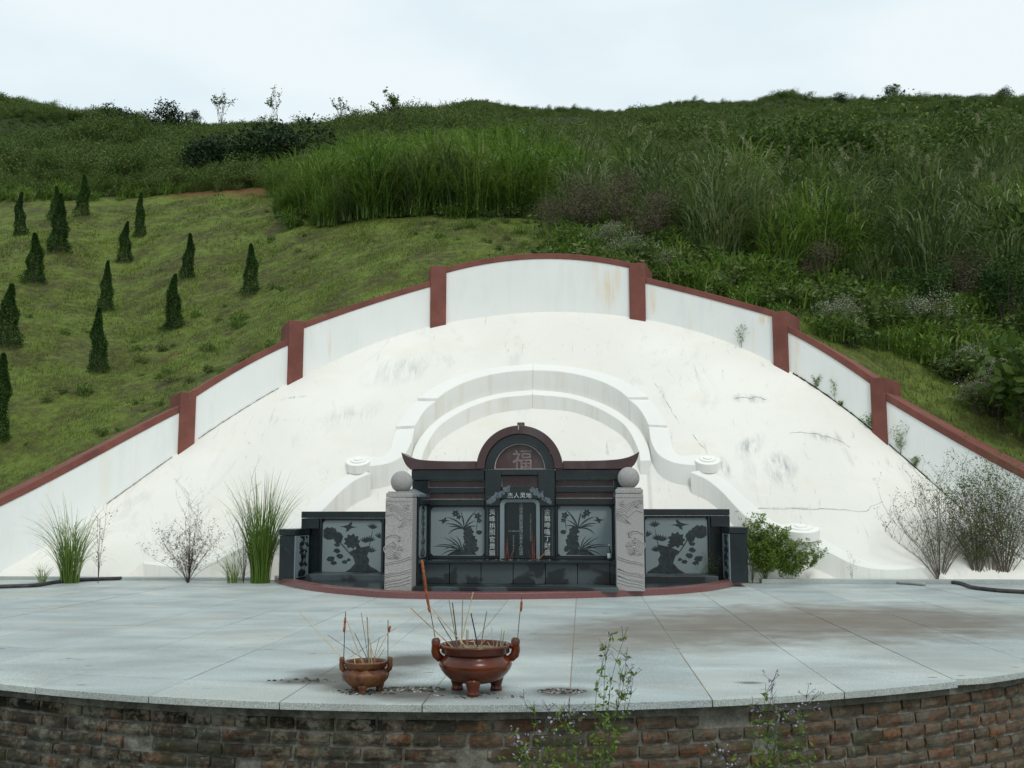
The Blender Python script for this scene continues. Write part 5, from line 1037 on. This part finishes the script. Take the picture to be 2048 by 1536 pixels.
for i, (px_, py_, hp, lab) in enumerate(cyps):
    Y = Ymap[px_]; q = at(px_, Y); s = hp/F*Y/1.3*.97; t = thing('cypress_tree', lab, 'cypress', (q[0], q[1], q[2]-.03), i*1.3, 'young cypresses on the lawn'); w = s*rnd.uniform(.85, 1.15); t.scale = (w, w, s)
    link('crown', CY_[i % 3], t); link('trunk', tme, t)

# ------------------------------------------------------------------ plants on the terrace
def grass_clump(px_, py_, hpx, nb, rad, lab, lean=(.1, .6), w=(.006, .012), mat=GRN, name='grass_clump', seed_stems=0, el=None):
    q = P_z(px_, max(py_, 1166)); H_ = hpx/F*q[1]; n = nb; a = rng.uniform(0, 6.283, n); r = rad*np.sqrt(rng.random(n)); 
    t = thing(name, lab, 'grass clump', (q[0], q[1], 0)); h = H_*rng.uniform(.45, 1.0, n); V, Fc, tt = strips(r*np.cos(a), r*np.sin(a), np.zeros(n), h, rng.uniform(*lean, n), a+rng.normal(0, .5, n), rng.uniform(*w, n), 7, 1.1)
    tag(np_mesh('blades', V, Fc, mat, t, tint=tt), kind='stuff')
    n = nb//2; a = rng.uniform(0, 6.283, n); V, Fc, tt = strips(r[:n]*np.cos(a)*1.2, r[:n]*np.sin(a)*1.2, H_*rng.uniform(.12, .5, n), H_*rng.uniform(.18, .32, n), rng.uniform(.7, 1.5, n), a, rng.uniform(*w, n), 6, 1.2); tag(np_mesh('side_leaves', V, Fc, mat, t, tint=tt), kind='stuff')
    return t
grass_clump(140, 1157, 215, 210, .11, 'bushy green grass clump growing at the back of the terrace on the left', (.15, .75), (.005, .010))
grass_clump(84, 1157, 60, 36, .05, 'small grass tuft at the left end beside the bushy clump', (.3, 1.0), (.004, .007))
grass_clump(520, 1161, 262, 260, .12, 'tall dense green grass clump beside the left wing of the tomb', (.04, .45), (.007, .014))
grass_clump(470, 1161, 110, 60, .10, 'low yellowish grass tuft left of the tall dense clump', (.3, 1.0), (.004, .008))
grass_clump(1420, 1166, 38, 20, .03, 'little grass tuft at the right wing of the tomb', (.4, 1.0), (.004, .007))
def twiggy(px_, py_, hpx, spx, nst, lab, leafmat, stemmat, nleaf=400, leaf=.02, fl=None, nfl=0, name='twiggy_shrub', cat='shrub', Yd=None, depth=2, up=.35, fan_=1.0, base=None):
    q = P_z(px_, max(py_, 1166)) if base is None else base; H_ = hpx/F*q[1]; Wd = spx/F*q[1]/2; t = thing(name, lab, cat, (q[0], q[1], q[2] if base is not None else 0)); m = MB(); tips = []; low = []; R0 = max(.0016, .0036*H_)
    for i in range(nst):
        tx = Wd*fan_*((i+.5)/nst*2-1)+rnd.uniform(-.15, .15)*Wd; ty = rnd.uniform(-.5, .5)*Wd*.7; tz = H_*rnd.uniform(.6, 1.0)*(1-.35*abs(tx/Wd)**2 if Wd > 0 else 1); P_ = [Vector((0, 0, 0)), Vector((tx*.35, ty*.3, tz*.45)), Vector((tx*.8+rnd.uniform(-.05, .05)*Wd, ty*.8, tz*.8)), Vector((tx, ty, tz))]
        P_ = [Vector(v) for v in resample([tuple(p_) for p_ in P_], 9)]; m.tube(P_, [R0*(1-.75*k/8) for k in range(9)], 4, cap=False)
        for k in range(2, 9):
            for _ in range(rnd.choice((1, 2, 2))):
                d = Vector((rnd.uniform(-1, 1), rnd.uniform(-.8, .8), rnd.uniform(up, 1.3))).normalized(); L_ = H_*rnd.uniform(.08, .22); e_ = P_[k]+d*L_; m.tube([P_[k], (P_[k]+e_)/2+Vector((rnd.uniform(-1, 1), 0, .5))*L_*.08, e_], [R0*.4, R0*.3, R0*.18], 3, cap=False); tips += [e_, (P_[k]+e_)/2]; 
                for _ in range(depth):
                    d2 = (d+Vector((rnd.uniform(-1, 1), rnd.uniform(-1, 1), rnd.uniform(-.1, .8)))).normalized(); f_ = e_+d2*L_*.45; m.tube([e_, f_], [R0*.2, R0*.12], 3, cap=False); tips.append(f_)
    m.build('stems', stemmat, t)
    T_ = np.array([p_[:] for p_ in tips])
    if nleaf: c = T_[rng.integers(0, len(T_), nleaf)]+rng.normal(0, .012*H_+.004, (nleaf, 3)); c[:, 2] = np.abs(c[:, 2]); V, Fc, tt = leaves(c, leaf, .45, .2); tag(np_mesh('leaves', V, Fc, leafmat, t, tint=tt), kind='stuff')
    if nfl:
        hi_ = T_[T_[:, 2] > H_*.35]; c = hi_[rng.integers(0, len(hi_), nfl//5)]; c = np.repeat(c, 5, 0)+rng.normal(0, .004+.002*H_, (nfl//5*5, 3)); V, Fc, tt = leaves(c, max(.008, leaf*.5), .8, .3); tag(np_mesh('flowers', V, Fc, fl, t, tint=tt), kind='stuff')
    return t
twiggy(196, 1157, 170, 60, 4, 'thin dark canes with grass heads right of the bushy grass clump', DRY, DSTEM, 60, .03, fan_=.5, depth=0)
twiggy(378, 1158, 190, 40, 5, 'tall thin dry stem rising from the sprawling reddish weed', RUST, RSTEM, 150, .014)
twiggy(375, 1158, 118, 165, 26, 'sprawling dry reddish weed in front of the left rim end', RUST, RSTEM, 2600, .019, FLW, 60)
twiggy(487, 1158, 215, 60, 4, 'tall thin dry weed with fine twigs beside the dense grass clump', RUST, RSTEM, 130, .014)
twiggy(1530, 1157, 118, 90, 22, 'dense green flowering bush against the right wing of the tomb', WEEDL, STEM, 9000, .034, PURP, 420, 'flowering_shrub', 'shrub')
twiggy(1580, 1157, 78, 120, 16, 'lower flowering bush joined to the right of the dense green one', WEEDL, STEM, 6500, .030, PURP, 300, 'flowering_shrub', 'shrub')
twiggy(1505, 1158, 130, 50, 9, 'leggy flowering weed rising at the back of the dense green bush', WEEDL, STEM, 900, .022, PURP, 140, 'flowering_shrub', 'shrub')
twiggy(1422, 1166, 60, 50, 7, 'small white flowered weed on the red kerb by the right wing', WEEDL, STEM, 230, .018, FLW, 60, 'flowering_weed', 'weed')
twiggy(1704, 1160, 52, 14, 2, 'single thin weed growing at the foot of the right rim', WEEDL, STEM, 70, .014, PURP, 30, 'flowering_weed', 'weed')
twiggy(1880, 1158, 215, 220, 24, 'large bare twiggy bush at the right edge of the terrace', BUSH, TSTEM, 2200, .022, PURP, 200, up=.5)
twiggy(1955, 1162, 235, 170, 20, 'branched bush with green leafy twigs at the right edge', BUSHG, TSTEM, 4300, .028, PURP, 200, up=.5)
twiggy(2010, 1156, 240, 190, 26, 'tall dense olive bush with fine twigs cut by the right picture edge', BUSH, TSTEM, 4800, .026, FLW, 260, up=.5)
twiggy(1985, 1156, 190, 230, 18, 'dry low spreading twigs between the two right bushes', DRY, TSTEM, 600, .014, up=.5)
# weeds in the joint between mound and right wall
for px_, py_, h_, w_, lab in ((1482, 693, 55, 18, 'thin dry weed growing against the second wall panel on the right'), (1632, 768, 26, 18, 'small green weed at the foot of the third wall panel'), (1668, 790, 42, 10, 'thin upright weed in the joint under the third wall panel'), (1742, 862, 34, 34, 'green weed in front of the lower red post on the right'), (1800, 905, 60, 30, 'dark twiggy weed at the foot of the last wall panel'), (1830, 935, 22, 20, 'low dark weed right of the twiggy one at the last panel'), (1680, 800, 10, 10, 'tiny weed in the joint under the third wall panel')):
    p_ = wall_hit(px_, py_); b_ = (float(p_[0]), float(p_[1])-.03, float(wall_base(p_[0]))-.01); twiggy(0, 0, h_, w_, max(2, w_//6), lab, WEEDL, STEM, int(12*w_), .022, FLW, 20, 'wall_weed', 'weed', base=b_)
# flowering weeds rooted at the foot of the brick wall
def weed(px_, Y, tips_, lab, bush=0):
    b_ = on_y(px_, 1400, Y); b_ = (float(b_[0]), Y, -.75); t = thing('flowering_weed', lab, 'weed', b_, group=None); o0 = Vector(b_); m = MB(); lc = []; fc = []
    for tx, ty, lf in tips_:
        T0 = Vector(on_y(tx, ty, Y+rnd.uniform(-.06, .03)))-o0; k = 12
        P_ = [Vector((T0.x*(i/k)**1.35+.012*math.sin(i*1.3+tx)*(i/k), T0.y*(i/k)+.01*math.sin(i), T0.z*(i/k))) for i in range(k+1)]; m.tube(P_, [.0022*(1-.6*i/k) for i in range(k+1)], 5)
        for i in range(3, k+1):
            if P_[i].z < .15: continue
            for _ in range(2 if i < k-1 else 3):
                sd_ = Vector((rnd.uniform(-1, 1), rnd.uniform(-1, .4), rnd.uniform(.3, 1))).normalized(); L_ = rnd.uniform(.025, .06)*(1.5 if rnd.random() < .2 else 1); e_ = P_[i]+sd_*L_
                if i > 5: m.tube([P_[i], e_], [.0012, .0008], 4)
                if i >= k-2 and i > 5 and rnd.random() < .7: fc += [e_]*2
                if lf: lc += [P_[i]+sd_*.01]*2 + ([e_]*3 if i < k-2 else [])
        fc += [P_[-1]]*8
    for _ in range(bush): x = rnd.uniform(-.16, .16); z = rnd.uniform(.38, .66)-abs(x)*.5; lc.append(Vector((x, rnd.uniform(-.08, .03), z)))
    m.build('stems', STEM, t)
    c = np.array([v[:] for v in lc])+rng.normal(0, .004, (len(lc), 3)); V, Fc, tt = leaves(c, .026, .45, .1); tag(np_mesh('leaves', V, Fc, WEEDL, t, tint=tt), kind='stuff')
    c = np.array([v[:] for v in fc])+rng.normal(0, .0045, (len(fc), 3)); V, Fc, tt = leaves(c, .0115, .8, .4); tag(np_mesh('flowers', V, Fc, PURP, t, tint=tt), kind='stuff')
weed(1165, 4.50, [(1222,1272,1),(1242,1280,1),(1258,1315,1),(1205,1300,1),(1270,1352,1),(1265,1362,1),(1245,1358,1),(1238,1385,0)], 'tallest lilac flowered weed in front of the brick wall and terrace edge', 90)
weed(1120, 4.45, [(1050,1395,0),(1071,1420,1),(1092,1420,0),(1110,1435,1),(1125,1420,1),(1145,1430,1),(1165,1440,1),(1148,1425,0)], 'bushy lilac flowered weed left of the tallest one by the brick wall', 150)
weed(1065, 4.43, [(1038,1472,1),(1042,1490,1),(1048,1505,1),(1080,1500,1)], 'low lilac flowered weed left of the bushy one by the bricks', 120)
weed(1540, 4.62, [(1538,1363,0),(1548,1380,0),(1530,1390,1),(1500,1412,1),(1550,1425,1),(1568,1436,1),(1595,1430,1),(1528,1445,1),(1560,1470,1)], 'slender lilac flowered weed before the right part of the brick wall', 90)
weed(1618, 4.70, [(1607,1393,0),(1624,1400,0),(1600,1440,1)], 'thin weed with two flower heads right of the slender one', 30)
weed(1440, 4.52, [(1428,1510,0),(1446,1516,0),(1455,1530,0)], 'short lilac flowered weed at the bottom edge before the bricks', 20)
p_ = arc(.66, RB+.1);
